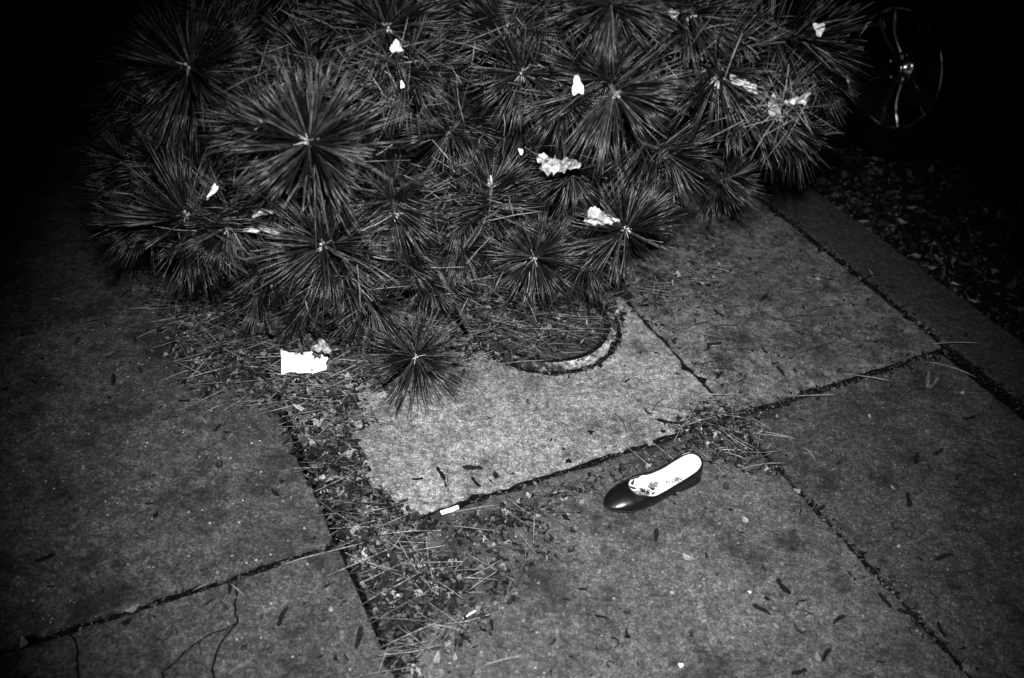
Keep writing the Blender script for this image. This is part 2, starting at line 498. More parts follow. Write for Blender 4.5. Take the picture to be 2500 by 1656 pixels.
V, Fc = ring(cvr * 0.86, cvr * 0.965, 0.0015, 0.0012, 110, 0.022, 2); link('frame', mesh('frame', V, Fc), M['dirt_ring'], cover)
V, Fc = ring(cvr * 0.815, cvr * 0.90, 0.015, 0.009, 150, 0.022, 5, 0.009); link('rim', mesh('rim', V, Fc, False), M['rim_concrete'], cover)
V, Fc = ring(cvr * 0.74, cvr * 0.815, 0.012, 0.013); link('groove', mesh('groove', V, Fc), M['dirt_ring'], cover)
V, Fc = ring(0.0005, cvr * 0.745, 0.012, 0.0115, 60, 0, 0, 0.006); lid = link('lid', mesh('lid', V, Fc), M['iron'], cover)
for sx, sy, wx, wy in ((0.052, 0.012, 0.006, 0.09), (0.036, 0.012, 0.004, 0.09), (-0.01, -0.038, 0.13, 0.005), (-0.01, 0.052, 0.13, 0.005), (-0.045, 0.012, 0.006, 0.09), (-0.06, 0.012, 0.004, 0.09)):
    V, Fc = box_vf(sx, sy, 0.0135, wx, wy, 0.005); link('raised_bar', mesh('raised_bar', V, Fc), M['iron'], lid)

# ------------------------------------------------------------------ pine tree
def needle_arrays(base, dirs, length, width, bend, tone):
    """base,dirs (N,3); three-sided tapering bent needles -> V, tris, tone"""
    N = len(base); d = dirs / np.linalg.norm(dirs, axis=1, keepdims=True)
    r = RNG.normal(size=(N, 3)); a = np.cross(d, r); a /= np.linalg.norm(a, axis=1, keepdims=True); b = np.cross(d, a)
    bv = a * bend[:, None]
    P0 = base; P1 = base + d * (length * 0.55)[:, None] + bv * (length * 0.10)[:, None]; P2 = base + d * length[:, None] + bv * (length * 0.38)[:, None]
    V = np.zeros((N, 9, 3))
    for q, (P, k) in enumerate(((P0, 0.75), (P1, 1.0), (P2, 0.5))):
        for j in range(3):
            an = 2 * math.pi * j / 3
            V[:, q * 3 + j] = P + (a * math.cos(an) + b * math.sin(an)) * (width * k / 2)[:, None]
    t = []
    for q in range(2):
        for j in range(3):
            k = (j + 1) % 3
            t += [(q * 3 + j, q * 3 + k, q * 3 + 3 + k), (q * 3 + j, q * 3 + 3 + k, q * 3 + 3 + j)]
    t.append((6, 7, 8))
    T = (np.array(t)[None] + (np.arange(N) * 9)[:, None, None]).reshape(-1, 3)
    return V.reshape(-1, 3), T, np.repeat(tone, 9)


def tuft_mesh(name, nf=110, spread=(22, 88), shoot=0.075, length=0.13, dead=0.03):
    """starburst of paired needles round a shoot ending at the origin and pointing along +Z"""
    N = nf
    t = RNG.random(N) ** 1.2                     # 0 at the tip, 1 at the base of the shoot
    az = RNG.random(N) * 2 * math.pi
    nc = N // 3; cl = RNG.integers(0, nc, N)         # needles stand in loose bunches
    az = (RNG.random(nc) * 2 * math.pi)[cl] + RNG.normal(size=N) * 0.17; t = np.clip(RNG.random(nc)[cl] ** 1.2 + RNG.normal(size=N) * 0.08, 0, 1)
    pol = np.radians(spread[0] + (spread[1] - spread[0]) * np.clip(t * 0.72 + (RNG.random(nc) * 0.36)[cl] + RNG.random(N) * 0.08, 0, 1.15))
    d = np.stack([np.sin(pol) * np.cos(az), np.sin(pol) * np.sin(az), np.cos(pol)], 1)
    base = np.zeros((N, 3)); base[:, 2] = -t * shoot; base[:, :2] += d[:, :2] * 0.0025
    L = length * (0.72 + 0.30 * RNG.random(nc)[cl] + 0.12 * RNG.random(N)) * (1 - 0.10 * (t < 0.12))
    tone = np.clip(RNG.random(N), 0, 1)
    B, D, LL, TT = [], [], [], []
    for s in (-1, 1):
        B.append(base); D.append(d + RNG.normal(size=(N, 3)) * 0.035); LL.append(L * (1 + RNG.normal(size=N) * 0.025)); TT.append(np.clip(tone + RNG.normal(size=N) * 0.12, 0, 1.0))
    B, D, LL, TT = np.concatenate(B), np.concatenate(D), np.concatenate(LL), np.concatenate(TT)
    W = 0.0019 + 0.0006 * RNG.random(len(B)); bend = RNG.random(len(B)) ** 1.5 * 0.50
    V, T, to = needle_arrays(B, D, LL, W, bend, TT)
    return npmesh(name, V, T, to)


TUFTS = [tuft_mesh('needle_tuft', nf=random.randint(80, 100)) for _ in range(14)]
V, Fc = tube([(0, 0, -0.10), (0.002, 0, -0.05), (0, 0.001, -0.01), (0, 0, 0.004)], [0.0050, 0.0046, 0.0038, 0.0020], 6)
TWIG = mesh('twig', V, Fc, True); TWIG.materials.append(M['bark'])


def bud_mesh(seed):
    rg = random.Random(seed); V, Fc = [], []
    lobes = [(0, 0.0, rg.uniform(.012, .024), rg.uniform(0, .25), 1.0)]
    for _ in range(rg.randint(1, 5)): lobes.append((rg.uniform(0, 6.28), rg.uniform(.003, .006), rg.uniform(.006, .014), rg.uniform(.3, .9), rg.uniform(.45, .9)))
    for _ in range(14): lobes.append((rg.uniform(0, 6.28), rg.uniform(.002, .006), rg.uniform(.006, .013), rg.uniform(.6, 2.2), 0.26))   # pale needle sheaths
    for a, r, h, tl, th in lobes:
        cx, cy = r * math.cos(a), r * math.sin(a); dx, dy = tl * math.cos(a), tl * math.sin(a); z0 = -0.002 - 0.006 * (th < .3)
        pts = [(cx + dx * h * t, cy + dy * h * t, z0 + h * t) for t in (0, 0.3, 0.65, 0.9, 1.0)]
        v, f = tube(pts, [0.0022 * th, 0.0031 * th, 0.0028 * th, 0.0016 * th, 0.0004], 6); o = len(V)
        V += v; Fc += [tuple(i + o for i in q) for q in f]
    me = mesh('bud', V, Fc, True); me.materials.append(M['bud']); return me


BUDS = [bud_mesh(i) for i in range(9)]
trunk_base = nu(1.18, 3.05, -0.05)
pine = empty('pine_tree', trunk_base)
tag(pine, 'low pine with long needle tufts sprawling over the pavement', 'tree')
pine_inv = Matrix.Translation(-trunk_base)


def pine_part(name, me, mat, mw, parent=None):
    o = link(name, me, mat, parent or pine)
    o.matrix_parent_inverse = Matrix.Identity(4)
    if parent is None: o.matrix_basis = pine_inv @ mw
    return o


# (px, py, distance, needle length px, axis right, axis up, axis towards viewer, bud)
FRONT = [
    (456, 158, 1.80, 205, 0.05, 0.25, 1.0, 1), (752, 343, 1.62, 245, 0.0, 0.10, 1.0, 1), (640, 300, 1.80, 170, -0.25, 0.4, 0.8, 1),
    (372, 270, 1.98, 150, -0.9, 0.15, 0.45, 0), (452, 522, 1.93, 195, -0.25, 0.35, 0.85, 1), (554, 560, 1.92, 150, 0.0, -0.75, 0.6, 1),
    (786, 597, 1.80, 200, -0.1, -0.2, 1.0, 1), (962, 528, 1.84, 165, 0.05, -0.75, 0.65, 1), (1200, 449, 1.93, 150, 0.15, 0.7, 0.6, 1),
    (1127, 497, 1.98, 150, -0.1, 0.1, 1.0, 1), (1304, 628, 1.97, 150, 0.0, -0.15, 1.0, 1), (1530, 560, 1.95, 165, 0.35, 0.05, 0.9, 1),
    (1015, 872, 2.02, 150, 0.03, -0.02, 1.0, 1), (1882, 268, 1.85, 175, 0.85, -0.1, 0.5, 1), (1752, 194, 1.82, 190, 0.1, -0.75, 0.6, 1),
    (1493, 20, 1.72, 190, 0.1, -0.85, 0.5, 0), (1376, 246, 1.82, 170, -0.1, -0.6, 0.8, 0), (1506, 232, 1.76, 215, 0.45, -0.5, 0.75, 1),
    (1272, 178, 1.85, 165, -0.05, -0.05, 1.0, 1), (1238, 74, 1.85, 165, -0.05, 0.35, 0.9, 1), (947, 66, 1.80, 180, -0.1, 0.2, 0.9, 1),
    (990, 176, 1.80, 175, 0.1, -0.35, 0.9, 0), (1973, 92, 1.90, 215, 0.9, 0.05, 0.4, 0), (513, 104, 1.95, 150, 0.1, 0.4, 0.8, 1),
    (842, 34, 1.86, 165, -0.2, 0.2, 0.9, 0), (1688, 38, 1.80, 180, 0.65, -0.35, 0.7, 1), (2010, 190, 2.0, 150, 0.9, -0.35, 0.4, 0),
    (400, 20, 1.98, 180, -0.5, 0.5, 0.7, 0), (1790, 430, 2.10, 140, 0.1, -0.85, 0.4, 0), (1640, 380, 1.98, 165, 0.5, -0.6, 0.6, 0),
    (303, 392, 2.08, 130, -0.6, 0.3, 0.6, 1), (1090, 330, 1.95, 170, 0.0, -0.4, 0.8, 0), (870, 200, 1.92, 170, 0.0, 0.1, 1.0, 0),
    (1130, 610, 2.02, 150, 0.05, -0.65, 0.7, 0), (690, 470, 1.98, 165, -0.1, -0.2, 0.9, 0), (1400, 430, 2.05, 150, -0.1, -0.5, 0.8, 0),
    (590, 180, 1.95, 165, 0.1, 0.2, 0.9, 0), (760, 130, 1.95, 175, -0.1, 0.4, 0.8, 0), (880, 640, 1.98, 150, 0.2, -0.7, 0.6, 0),
    (420, 400, 2.05, 160, -0.4, 0.5, 0.7, 0), (1040, 60, 1.95, 170, 0.2, 0.2, 0.9, 0), (1600, 150, 1.92, 180, 0.2, 0.1, 0.9, 0),
    (1120, 200, 1.95, 160, -0.2, -0.2, 0.9, 0), (560, 40, 1.95, 170, -0.1, 0.6, 0.7, 0), (1400, 120, 1.95, 170, 0.0, 0.2, 0.9, 0),
    (350, 130, 2.05, 165, -0.7, 0.3, 0.6, 0), (1860, 130, 1.95, 180, 0.6, 0.3, 0.7, 0), (820, 450, 1.92, 160, 0.2, -0.3, 0.9, 0),
    (660, 640, 2.02, 140, -0.2, -0.6, 0.7, 0), (1430, 640, 2.08, 130, 0.1, -0.6, 0.7, 0), (1240, 330, 1.98, 150, 0.1, -0.2, 0.9, 0),
    (470, 620, 2.10, 130, -0.4, -0.4, 0.7, 0), (1560, 440, 2.02, 160, 0.3, -0.3, 0.8, 0), (1700, 300, 2.0, 160, 0.2, -0.5, 0.8, 0),
    (770, 720, 2.05, 140, -0.2, -0.7, 0.6, 0), (1110, 60, 1.90, 160, 0.1, -0.2, 0.9, 0), (1330, 20, 1.85, 170, -0.2, 0.1, 0.9, 0),
    (1800, 20, 1.90, 190, 0.4, 0.3, 0.8, 0), (1000, 430, 1.98, 150, -0.1, 0.1, 0.9, 0), (330, 540, 2.12, 140, -0.8, 0.0, 0.5, 0),
    (905, 742, 2.02, 150, 0.1, -0.6, 0.7, 0), (840, 690, 1.95, 150, -0.1, -0.75, 0.5, 0), (1045, 690, 2.06, 140, 0.1, -0.7, 0.6, 0), (980, 640, 1.98, 140, 0.0, -0.6, 0.7, 0), (730, 770, 2.12, 120, -0.2, -0.6, 0.6, 0),
    (1950, 330, 2.08, 130, 0.7, -0.6, 0.4, 0), (620, 720, 2.16, 120, -0.3, -0.6, 0.6, 0),
]

# limbs from the trunk towards the pavement
trunk_pts = [trunk_base, trunk_base + Vector((0.01, -0.04, 0.30)), trunk_base + Vector((0.0, -0.07, 0.65)), trunk_base + Vector((0.03, -0.08, 1.05)), trunk_base + Vector((0.05, -0.05, 1.55))]
V, Fc = tube([p - trunk_base for p in trunk_pts], [0.085, 0.068, 0.055, 0.042, 0.02], 14)
link('trunk', mesh('trunk', V, Fc, True), M['bark'], pine)
limb_pts = []


def limb(target, h, rad=0.022, mid=None):
    a = trunk_pts[0].lerp(trunk_pts[4], h); b = Vector(target)
    m = mid if mid is not None else a.lerp(b, 0.5) + Vector((0, 0, 0.10))
    pts = []
    for i in range(15):
        t = i / 14; p = a * (1 - t) ** 2 + m * (2 * t * (1 - t)) + b * t * t
        p += Vector((vnoise(t * 6, h * 9), vnoise(t * 6, h * 9 + 3), vnoise(t * 6, h * 9 + 5))) * 0.012
        pts.append(p); limb_pts.append((p, t))
    V, Fc = tube([p - trunk_base for p in pts], [rad * (1 - 0.72 * i / 14) for i in range(15)], 9)
    link('branch', mesh('branch', V, Fc, True), M['bark'], pine)


for (px, py, d, h) in ((480, 200, 2.10, 0.50), (760, 380, 1.98, 0.42), (470, 560, 2.22, 0.28), (800, 640, 2.12, 0.22), (1010, 800, 2.25, 0.16), (1250, 560, 2.18, 0.24),
                       (1520, 560, 2.15, 0.20), (1400, 220, 2.06, 0.42), (1800, 240, 2.06, 0.36), (1250, 100, 2.1, 0.5), (950, 130, 2.08, 0.55), (1950, 90, 2.15, 0.45),
                       (700, 20, 2.1, 0.62), (1120, 400, 2.15, 0.33), (1100, -260, 2.15, 0.75), (500, -220, 2.25, 0.75), (1700, -240, 2.2, 0.75), (1640, 20, 2.05, 0.5), (1780, 420, 2.30, 0.22)):
    limb(far(px, py, d), h)
# bare pieces of limb that show through the needles
for pts, r in (([far(712, 45, 1.95), far(690, 85, 1.94), far(662, 130, 1.98), far(622, 165, 2.06), far(560, 190, 2.2)], 0.013),
               ([far(1560, 170, 2.0), far(1600, 192, 1.92), far(1660, 205, 1.88), far(1722, 212, 1.86), far(1752, 196, 1.85)], 0.0085),
               ([far(1060, 640, 2.02), far(1085, 690, 2.03), far(1115, 745, 2.05), far(1144, 796, 2.07)], 0.0052),
               ([far(1780, 215, 1.87), far(1820, 245, 1.86), far(1880, 266, 1.87)], 0.010)):
    V, Fc = tube([p - trunk_base for p in pts], r, 9)
    link('branch', mesh('branch', V, Fc, True), M['bark'], pine)


def frame_to(axis):
    return axis.normalized().to_track_quat('Z', 'Y')


tuft_no = 0


def add_tuft(pos, axis, scale, bud, me=None):
    global tuft_no
    q = frame_to(axis); tuft_no += 1
    rot = q @ Matrix.Rotation(random.random() * 6.283, 3, 'Z').to_quaternion()
    o = bpy.data.objects.new('needle_tuft', me or TUFTS[tuft_no % len(TUFTS)]); COL.objects.link(o); o.parent = pine
    o.location = pos - trunk_base; o.rotation_mode = 'QUATERNION'; o.rotation_quaternion = rot; o.scale = (scale,) * 3
    tw = bpy.data.objects.new('twig', TWIG); COL.objects.link(tw); tw.parent = o
    # shoot joining the nearest limb
    root = pos - axis.normalized() * 0.095 * scale
    best = min(limb_pts, key=lambda lt: (lt[0] - root).length + (0.6 if (lt[0] - root).dot(axis) > 0 else 0))
    p = best[0]
    if (p - root).length > 0.03:
        m = root.lerp(p, 0.5) - axis.normalized() * 0.05
        pts = [root * (1 - t) ** 2 + m * (2 * t * (1 - t)) + p * t * t for t in (0, 0.25, 0.5, 0.75, 1)]
        V, Fc = tube([v - trunk_base for v in pts], [0.0046, 0.005, 0.0056, 0.0064, 0.0074], 6)
        link('branch', mesh('branch', V, Fc, True), M['bark'], pine)
    if bud:
        b = bpy.data.objects.new('bud', BUDS[tuft_no % 9]); COL.objects.link(b); b.parent = o; s = random.uniform(0.65, 1.0) / scale; b.scale = (s, s, s); b.location = (0, 0, 0.002)


for me in TUFTS: me.materials.append(M['needle'])
for fi, (px, py, d, R, ax, ay, az, bud) in enumerate(FRONT):
    if fi in (32, 36, 40, 42, 44, 46, 50, 53, 55, 58): continue
    pos = far(px, py, d)
    view = (CAM - pos).normalized(); right = CR; up = CU
    jit = 0.12 if bud else 0.42
    axis = right * (ax + random.gauss(0, jit)) + up * (ay + random.gauss(0, jit)) + view * az
    me = tuft_mesh('needle_tuft', nf=random.randint(130, 160), spread=(20, 95)); me.materials.append(M['needle'])
    add_tuft(pos, axis, R * d / 2384.0 / 0.137 * (1 if bud else random.uniform(0.8, 1.1)), bud, me)


def sil(px, py):
    """outline of the crown as the photograph shows it"""
    if px < 260 or px > 1990: return False
    if py > np.interp(px, [260, 400, 560, 800, 1050, 1300, 1560, 1640, 1760, 1850, 1990], [430, 560, 600, 640, 640, 620, 590, 430, 390, 300, 200]): return False
    return True


cnt = 0
while cnt < 90:
    px, py = random.uniform(240, 2000), random.uniform(-420, 640)
    if py > 0 and not sil(px, py): continue
    if py <= 0 and not (300 < px < 1950): continue
    d = random.uniform(2.12, 2.8) if py > 0 else random.uniform(1.85, 2.7)
    pos = far(px, py, d)
    if pos.z < 0.14: continue
    view = (CAM - pos).normalized()
    out = (pos - (trunk_base + Vector((0, 0, pos.z * 0.7)))).normalized()
    axis = out * 0.7 + view * 0.35 + Vector((random.uniform(-.5, .5), random.uniform(-.5, .5), random.uniform(-.15, .7)))
    add_tuft(pos, axis, random.uniform(0.85, 1.15), random.random() < 0.3)
    cnt += 1
# the far side of the crown, for light and other viewpoints
for i in range(34):
    a = random.uniform(-0.5, 2.9) + 0.2; r = random.uniform(0.35, 0.85); h = random.uniform(0.25, 1.5)
    pos = trunk_base + Vector((r * math.cos(a), r * math.sin(a) + 0.1, h))
    add_tuft(pos, Vector((math.cos(a), math.sin(a), random.uniform(-0.1, 0.8))), random.uniform(0.9, 1.15), random.random() < 0.3)

# dead pale needles hanging in the crown: one uncountable mass
B, D = [], []
for (px, py, sx, sy, d, n) in ((930, 170, 130, 110, 1.80, 130), (700, 190, 90, 70, 1.86, 70), (1250, 240, 260, 200, 1.86, 70), (1130, 480, 120, 80, 1.93, 70), (1905, 262, 60, 40, 1.80, 90), (850, 620, 120, 120, 1.86, 70), (600, 420, 180, 140, 1.9, 50), (1150, 680, 180, 50, 2.05, 50), (1700, 120, 220, 90, 1.84, 70)):
    for _ in range(n):
        p = far(random.gauss(px, sx * 0.6), random.gauss(py, sy * 0.6), d + random.gauss(0, 0.05)); B.append(tuple(p))
        D.append((random.gauss(0, 1), random.gauss(0, 0.6), random.gauss(-0.35, 0.7)))
B = np.array(B); D = np.array(D); N = len(B)
V, T, to = needle_arrays(B - np.array(trunk_base), D, 0.03 + 0.07 * RNG.random(N), 0.0013 + 0.0006 * RNG.random(N), RNG.random(N) * 0.5, RNG.random(N))
o = link('dead_needles', npmesh('dead_needles', V, T, to), M['dry_needle'], pine); o['kind'] = 'stuff'


# ------------------------------------------------------------------ the shoe
def lerp_tab(tab, s):
    if tab is W_L or tab is W_R: return 0.94 * float(np.interp(s, [a for a, _ in tab], [b for _, b in tab]))
    return float(np.interp(s, [a for a, _ in tab], [b for _, b in tab]))


SL = 0.231
W_R = [(0, 0), (.004, .008), (.015, .0150), (.035, .0205), (.07, .0250), (.13, .0285), (.22, .0285), (.34, .0265), (.46, .0280), (.58, .0335), (.70, .0365), (.80, .0345), (.88, .0280), (.93, .0215), (.965, .0150), (.985, .0095), (.996, .0045), (1, 0)]
W_L = [(0, 0), (.004, .008), (.015, .0150), (.035, .0205), (.07, .0250), (.13, .0285), (.22, .0300), (.34, .0310), (.46, .0335), (.58, .0370), (.70, .0385), (.80, .0360), (.88, .0295), (.93, .0230), (.965, .0160), (.985, .0100), (.996, .0048), (1, 0)]
H_T = [(0, .049), (.06, .046), (.15, .038), (.30, .028), (.45, .022), (.58, .021), (.66, .024), (.76, .030), (.80, .0290), (.86, .026), (.93, .019), (.975, .013), (1, .007)]
Z_S = [(0, .013), (.24, .012), (.34, .008), (.50, .003), (.80, .002), (.92, .004), (1, .008)]
S_A, S_B = 0.52, 0.76


def wopen(s, w):
    base = max(0.0, w - 0.0030) if s > 0.02 else w * 0.85
    if s >= S_B: return 0.0
    if s > S_A: return base * math.sqrt(max(0.0, 1 - ((s - S_A) / (S_B - S_A)) ** 2.2))
    return base


ST = sorted(set([0, .003, .008, .015, .025, .04, .06, .09] + [i / 40 for i in range(4, 39)] + [S_A, .51, .53, .56, .59, .61, .63, .65, .665, .68, .69, .70, .71, .72, .73, .74, .75, .757, S_B, .765, .78] + [.94, .955, .965, .975, .983, .99, .996, 1.0]))
NA = 11


def shoe_pt(s, side, a, inset=0.0, top_drop=0.0):
    w = lerp_tab(W_L if side > 0 else W_R, s); w = max(0.0, w - inset * min(1, w / 0.006))
    wo = wopen(s, w); zs = lerp_tab(Z_S, s); h = lerp_tab(H_T, s)
    P_, Q_ = 0.75, 0.85
    def cut(w_, wo_): return math.acos(min(1.0, (wo_ / max(w_, 1e-6)) ** (1 / P_))) if w_ > 1e-6 else math.pi / 2
    def wall(s_):
        w_ = lerp_tab(W_L if side > 0 else W_R, s_); tc_ = max(0.2, cut(w_, wopen(s_, w_)))
        return (lerp_tab(H_T, s_) - lerp_tab(Z_S, s_)) / math.sin(tc_) ** Q_
    tc = cut(w, wo) if wo > 0 else math.pi / 2
    if s <= S_A: tc = max(0.2, tc); ridge = (h - zs - top_drop) / math.sin(tc) ** Q_
    elif s < S_B:
        f = (s - S_A) / (S_B - S_A); ridge = wall(S_A) * (1 - f) + (lerp_tab(H_T, S_B) - lerp_tab(Z_S, S_B)) * f - top_drop
    else: ridge = h - zs - top_drop
    t = a * tc
    y = w * max(0.0, math.cos(t)) ** P_
    z = zs + ridge * math.sin(t) ** Q_
    bulge = 0.0025 * math.sin(math.pi * min(1.0, t / 1.1)) * (1 if s > 0.02 else 0)
    x = s * SL
    if s < 0.12: x += 0.006 * (a ** 2) * (1 - s / 0.12)        # heel counter leans in at the top
    return Vector((x, side * (y + bulge * min(1, w / 0.02)), z))


def shoe_grid(stations, inset=0.0, drop=0.0):
    V, Fc = [], []; idx = {}
    for side in (1, -1):
        for i, s in enumerate(stations):
            for j in range(NA):
                idx[(side, i, j)] = len(V); V.append(shoe_pt(s, side, j / (NA - 1), inset, drop))
        for i in range(len(stations) - 1):
            for j in range(NA - 1):
                q = (idx[(side, i, j)], idx[(side, i + 1, j)], idx[(side, i + 1, j + 1)], idx[(side, i, j + 1)])
                Fc.append(q if side < 0 else q[::-1])
    return V, Fc


def weld(me, d=0.0004):
    import bmesh
    bm = bmesh.new(); bm.from_mesh(me); bmesh.ops.remove_doubles(bm, verts=bm.verts, dist=d)
    bmesh.ops.dissolve_degenerate(bm, edges=bm.edges, dist=1e-6); bm.to_mesh(me); bm.free()
    me.polygons.foreach_set('use_smooth', [True] * len(me.polygons)); me.update(); return me


toe = at(1476, 1240); heel = at(1722, 1147)
ax = (toe - heel); ax.z = 0; ang = math.atan2(ax.y, ax.x)
shoe = empty('ballet_shoe', Vector((toe.x, toe.y, 0.0)) - ax.normalized() * SL * 0.995)
shoe.rotation_euler = (0, 0, ang)
tag(shoe, 'black leather ballet flat with white insole lying alone on the pavement', 'shoe')
V, Fc = shoe_grid(ST); link('upper', weld(mesh('upper', V, Fc)), M['leather'], shoe)
inner = [s for s in ST if s <= 0.56]
V, Fc = shoe_grid(inner, 0.0026, 0.0022); link('lining', weld(mesh('lining', V, Fc)), M['lining'], shoe)
# insole
V, Fc = [], []; ii = [s for s in ST if s <= 0.84]
for i, s in enumerate(ii):
    for j in range(9):
        t = j / 8 * 2 - 1; w = lerp_tab(W_L if t > 0 else W_R, s) * 0.96
        V.append((0.003 + s * SL, t * w, lerp_tab(Z_S, s) + 0.0065 + 0.0030 * abs(t) ** 3 + 0.0012 * math.sin(s * 14)))
for i in range(len(ii) - 1):
    for j in range(8): Fc.append((i * 9 + j, (i + 1) * 9 + j, (i + 1) * 9 + j + 1, i * 9 + j + 1))
link('insole', mesh('insole', V, Fc, True), M['insole'], shoe)
# outsole with low heel
V, Fc = [], []; pr = [(s, 1) for s in ST] + [(s, -1) for s in ST[::-1][1:-1]]; n = len(pr)
for lev in range(3):
    for s, sd in pr:
        w = lerp_tab(W_L if sd > 0 else W_R, s) + (0.0012 if lev else -0.001); zs = lerp_tab(Z_S, s)
        z = zs + 0.004 if lev == 0 else (zs + 0.001 if lev == 1 else (0.0 if s < 0.26 else zs - 0.0025 if s > 0.34 else (zs - 0.0025) * (s - 0.26) / 0.08))
        V.append((s * SL - (0.001 if s < 0.01 else 0), sd * max(0.0, w), max(z, 0.0)))
for lev in range(2):
    for i in range(n):
        j = (i + 1) % n; Fc.append((lev * n + i, lev * n + j, (lev + 1) * n + j, (lev + 1) * n + i))
Fc.append(tuple(2 * n + i for i in range(n)))
link('outsole', mesh('outsole', V, Fc), M['sole'], shoe)
# binding round the opening
op = [s for s in ST if s <= S_B]
loop = [shoe_pt(s, 1, 1.0) for s in op] + [shoe_pt(s, -1, 1.0) for s in op[::-1][1:]]
V, Fc = tube(loop, 0.0022, 8, False); link('topline_binding', mesh('topline_binding', V, Fc, True), M['leather'], shoe)
shoe_m = Matrix.Translation(shoe.location) @ Matrix.Rotation(ang, 4, 'Z')


# ------------------------------------------------------------------ leaves, seeds, scraps
def leaf_mesh(name, L=0.03, W=0.014, curl=0.3, fold=0.3, seed=0, stalk=True):
    rg = random.Random(seed); V, Fc = [], []; n = 7
    for i in range(n):
        t = i / (n - 1); w = W / 2 * math.sin(math.pi * min(1, t * 0.98 + 0.02)) ** 0.8 * (1 + 0.2 * rg.uniform(-1, 1)) + 0.0004
        z = curl * L * (t - 0.5) ** 2 * 1.6
        sk = 0.10 * L * math.sin(t * 3 + seed)
        for j, f in ((-1, fold), (-0.5, fold * 0.4), (0, 0), (0.5, fold * 0.4), (1, fold)):
            V.append(((t - 0.5) * L, j * w + sk, z + abs(f) * w * (1 + 0.5 * rg.uniform(-1, 1)) + 0.001))
    for i in range(n - 1):
        for j in range(4): Fc.append((i * 5 + j, (i + 1) * 5 + j, (i + 1) * 5 + j + 1, i * 5 + j + 1))
    if stalk:
        v, f = tube([(-L / 2 - L * 0.35, 0.06 * L, 0.0012), (-L / 2 - L * 0.15, 0.05 * L, 0.002), (-L * 0.42, 0.0, 0.002 + curl * L * 0.3)], 0.0006, 4)
        o = len(V); V += v; Fc += [tuple(k + o for k in q) for q in f]
    return mesh(name, V, Fc, True)


def seed_mesh(seed):
    """maple key: a nutlet and one wing"""
    rg = random.Random(seed); V, Fc = [], []
    v, f = tube([(-0.0165, 0, 0.002), (-0.0145, 0.0003, 0.003), (-0.0105, 0.0004, 0.003), (-0.0065, 0, 0.0025), (-0.004, 0, 0.0018)], [0.0010, 0.0030, 0.0038, 0.0028, 0.0012], 7)
    V += v; Fc += f; o = len(V); n = 7; bw = rg.uniform(0.9, 1.3); cv = rg.uniform(-0.004, 0.006)
    for i in range(n):
        t = i / (n - 1); x = -0.006 + 0.024 * t
        w = 0.0036 * bw * (0.5 + 0.8 * math.sin(math.pi * (0.15 + 0.75 * t))) * (1 if i < n - 1 else 0.5)
        c = cv * t * t; z = 0.0014 + 0.0045 * t * t * rg.uniform(0.1, 1)
        V += [(x, c - w * 0.6, z + 0.0005), (x, c + w * 0.3, z), (x, c + w * 1.2, z + 0.0012 * rg.uniform(0, 1))]
    for i in range(n - 1):
        for j in range(2): a = o + i * 3 + j; Fc.append((a, a + 3, a + 4, a + 1))
    me = mesh('maple_seed', V, Fc, True); me.materials.append(M['dark_seed']); return me


SEEDS = [seed_mesh(i) for i in range(8)]


def place(name, me, p, rz, label, cat, group=None, mat=None, scale=1.0, tilt=(0, 0)):
    o = bpy.data.objects.new(name, me); COL.objects.link(o)
    if mat is not None and len(me.materials) == 0: me.materials.append(mat)
    o.location = p; o.rotation_euler = (tilt[0], tilt[1], rz); o.scale = (scale,) * 3
    tag(o, label, cat, group); return o


def where(p):
    n = p.dot(ND); u = p.dot(UD)
    if n > 2.09: return 'the road beyond the kerb', 'road'
    if n > 1.88: return 'the kerb', 'kerb'
    if n < nA: return ('the broken near left slab', 'broken slab') if u < uE else ('the dark left slab', 'left slab')
    if n < nB: return ('the slab the shoe lies on', 'shoe slab') if u < uE else ('the palest middle slab', 'middle slab')
    return ('the dark near right slab', 'right slab') if u < uE else ('the upper right slab under the pine', 'upper right slab')


def surf(px, py):
    p = at(px, py, 0.0); z = groundz(p); p = at(px, py, z); p.z = z; return p


C6 = lambda a: [(1650 + x * .359, 540 + y * .359) for x, y in a]
keys = [(1955, 1250), (2160, 1173), (2181, 1291), (2284, 1239), (2303, 1361), (2273, 1449), (1908, 1435), (2016, 1600), (1688, 1548), (2149, 1618), (1768, 1165), (1770, 1190), (2418, 1115), (2289, 1104), (1944, 1539),
        (1076, 1158), (1155, 1142), (1177, 1410), (1190, 1422), (1227, 1436), (1109, 1453), (1202, 1528), (1468, 1506), (1400, 1603), (1604, 1310), (1041, 1230), (657, 1117), (786, 1230), (689, 1508), (833, 1460), (366, 1230),
        (531, 1046), (548, 1071), (298, 942), (280, 930), (269, 872), (449, 980), (427, 1019), (316, 727), (1345, 1642), (1530, 930), (1580, 1010), (1625, 1030), (1020, 1170), (930, 1190), (1330, 1300), (1290, 1290), (1240, 1310),
        (2215, 1500), (2222, 1545), (1900, 1600), (1950, 1640), (1858, 1490), (1740, 1250), (880, 1560), (845, 1605), (1155, 1480), (1160, 1180), (1130, 1120), (470, 1000), (505, 965), (345, 905), (330, 800), (700, 1080), (720, 1100)]
keys += C6([(520, 190), (850, 205), (970, 195), (1180, 430), (530, 570), (600, 530), (300, 515), (490, 675), (1080, 665), (850, 775), (190, 880), (240, 905), (360, 940), (600, 885), (710, 1025), (810, 1025), (290, 1050), (470, 1050), (440, 1170), (860, 1355), (760, 1330), (1290, 1470), (1970, 780), (1040, 710), (1210, 570), (360, 650), (290, 630), (270, 730), (20, 610), (190, 435), (1830, 720), (1460, 450), (1990, 1340)])
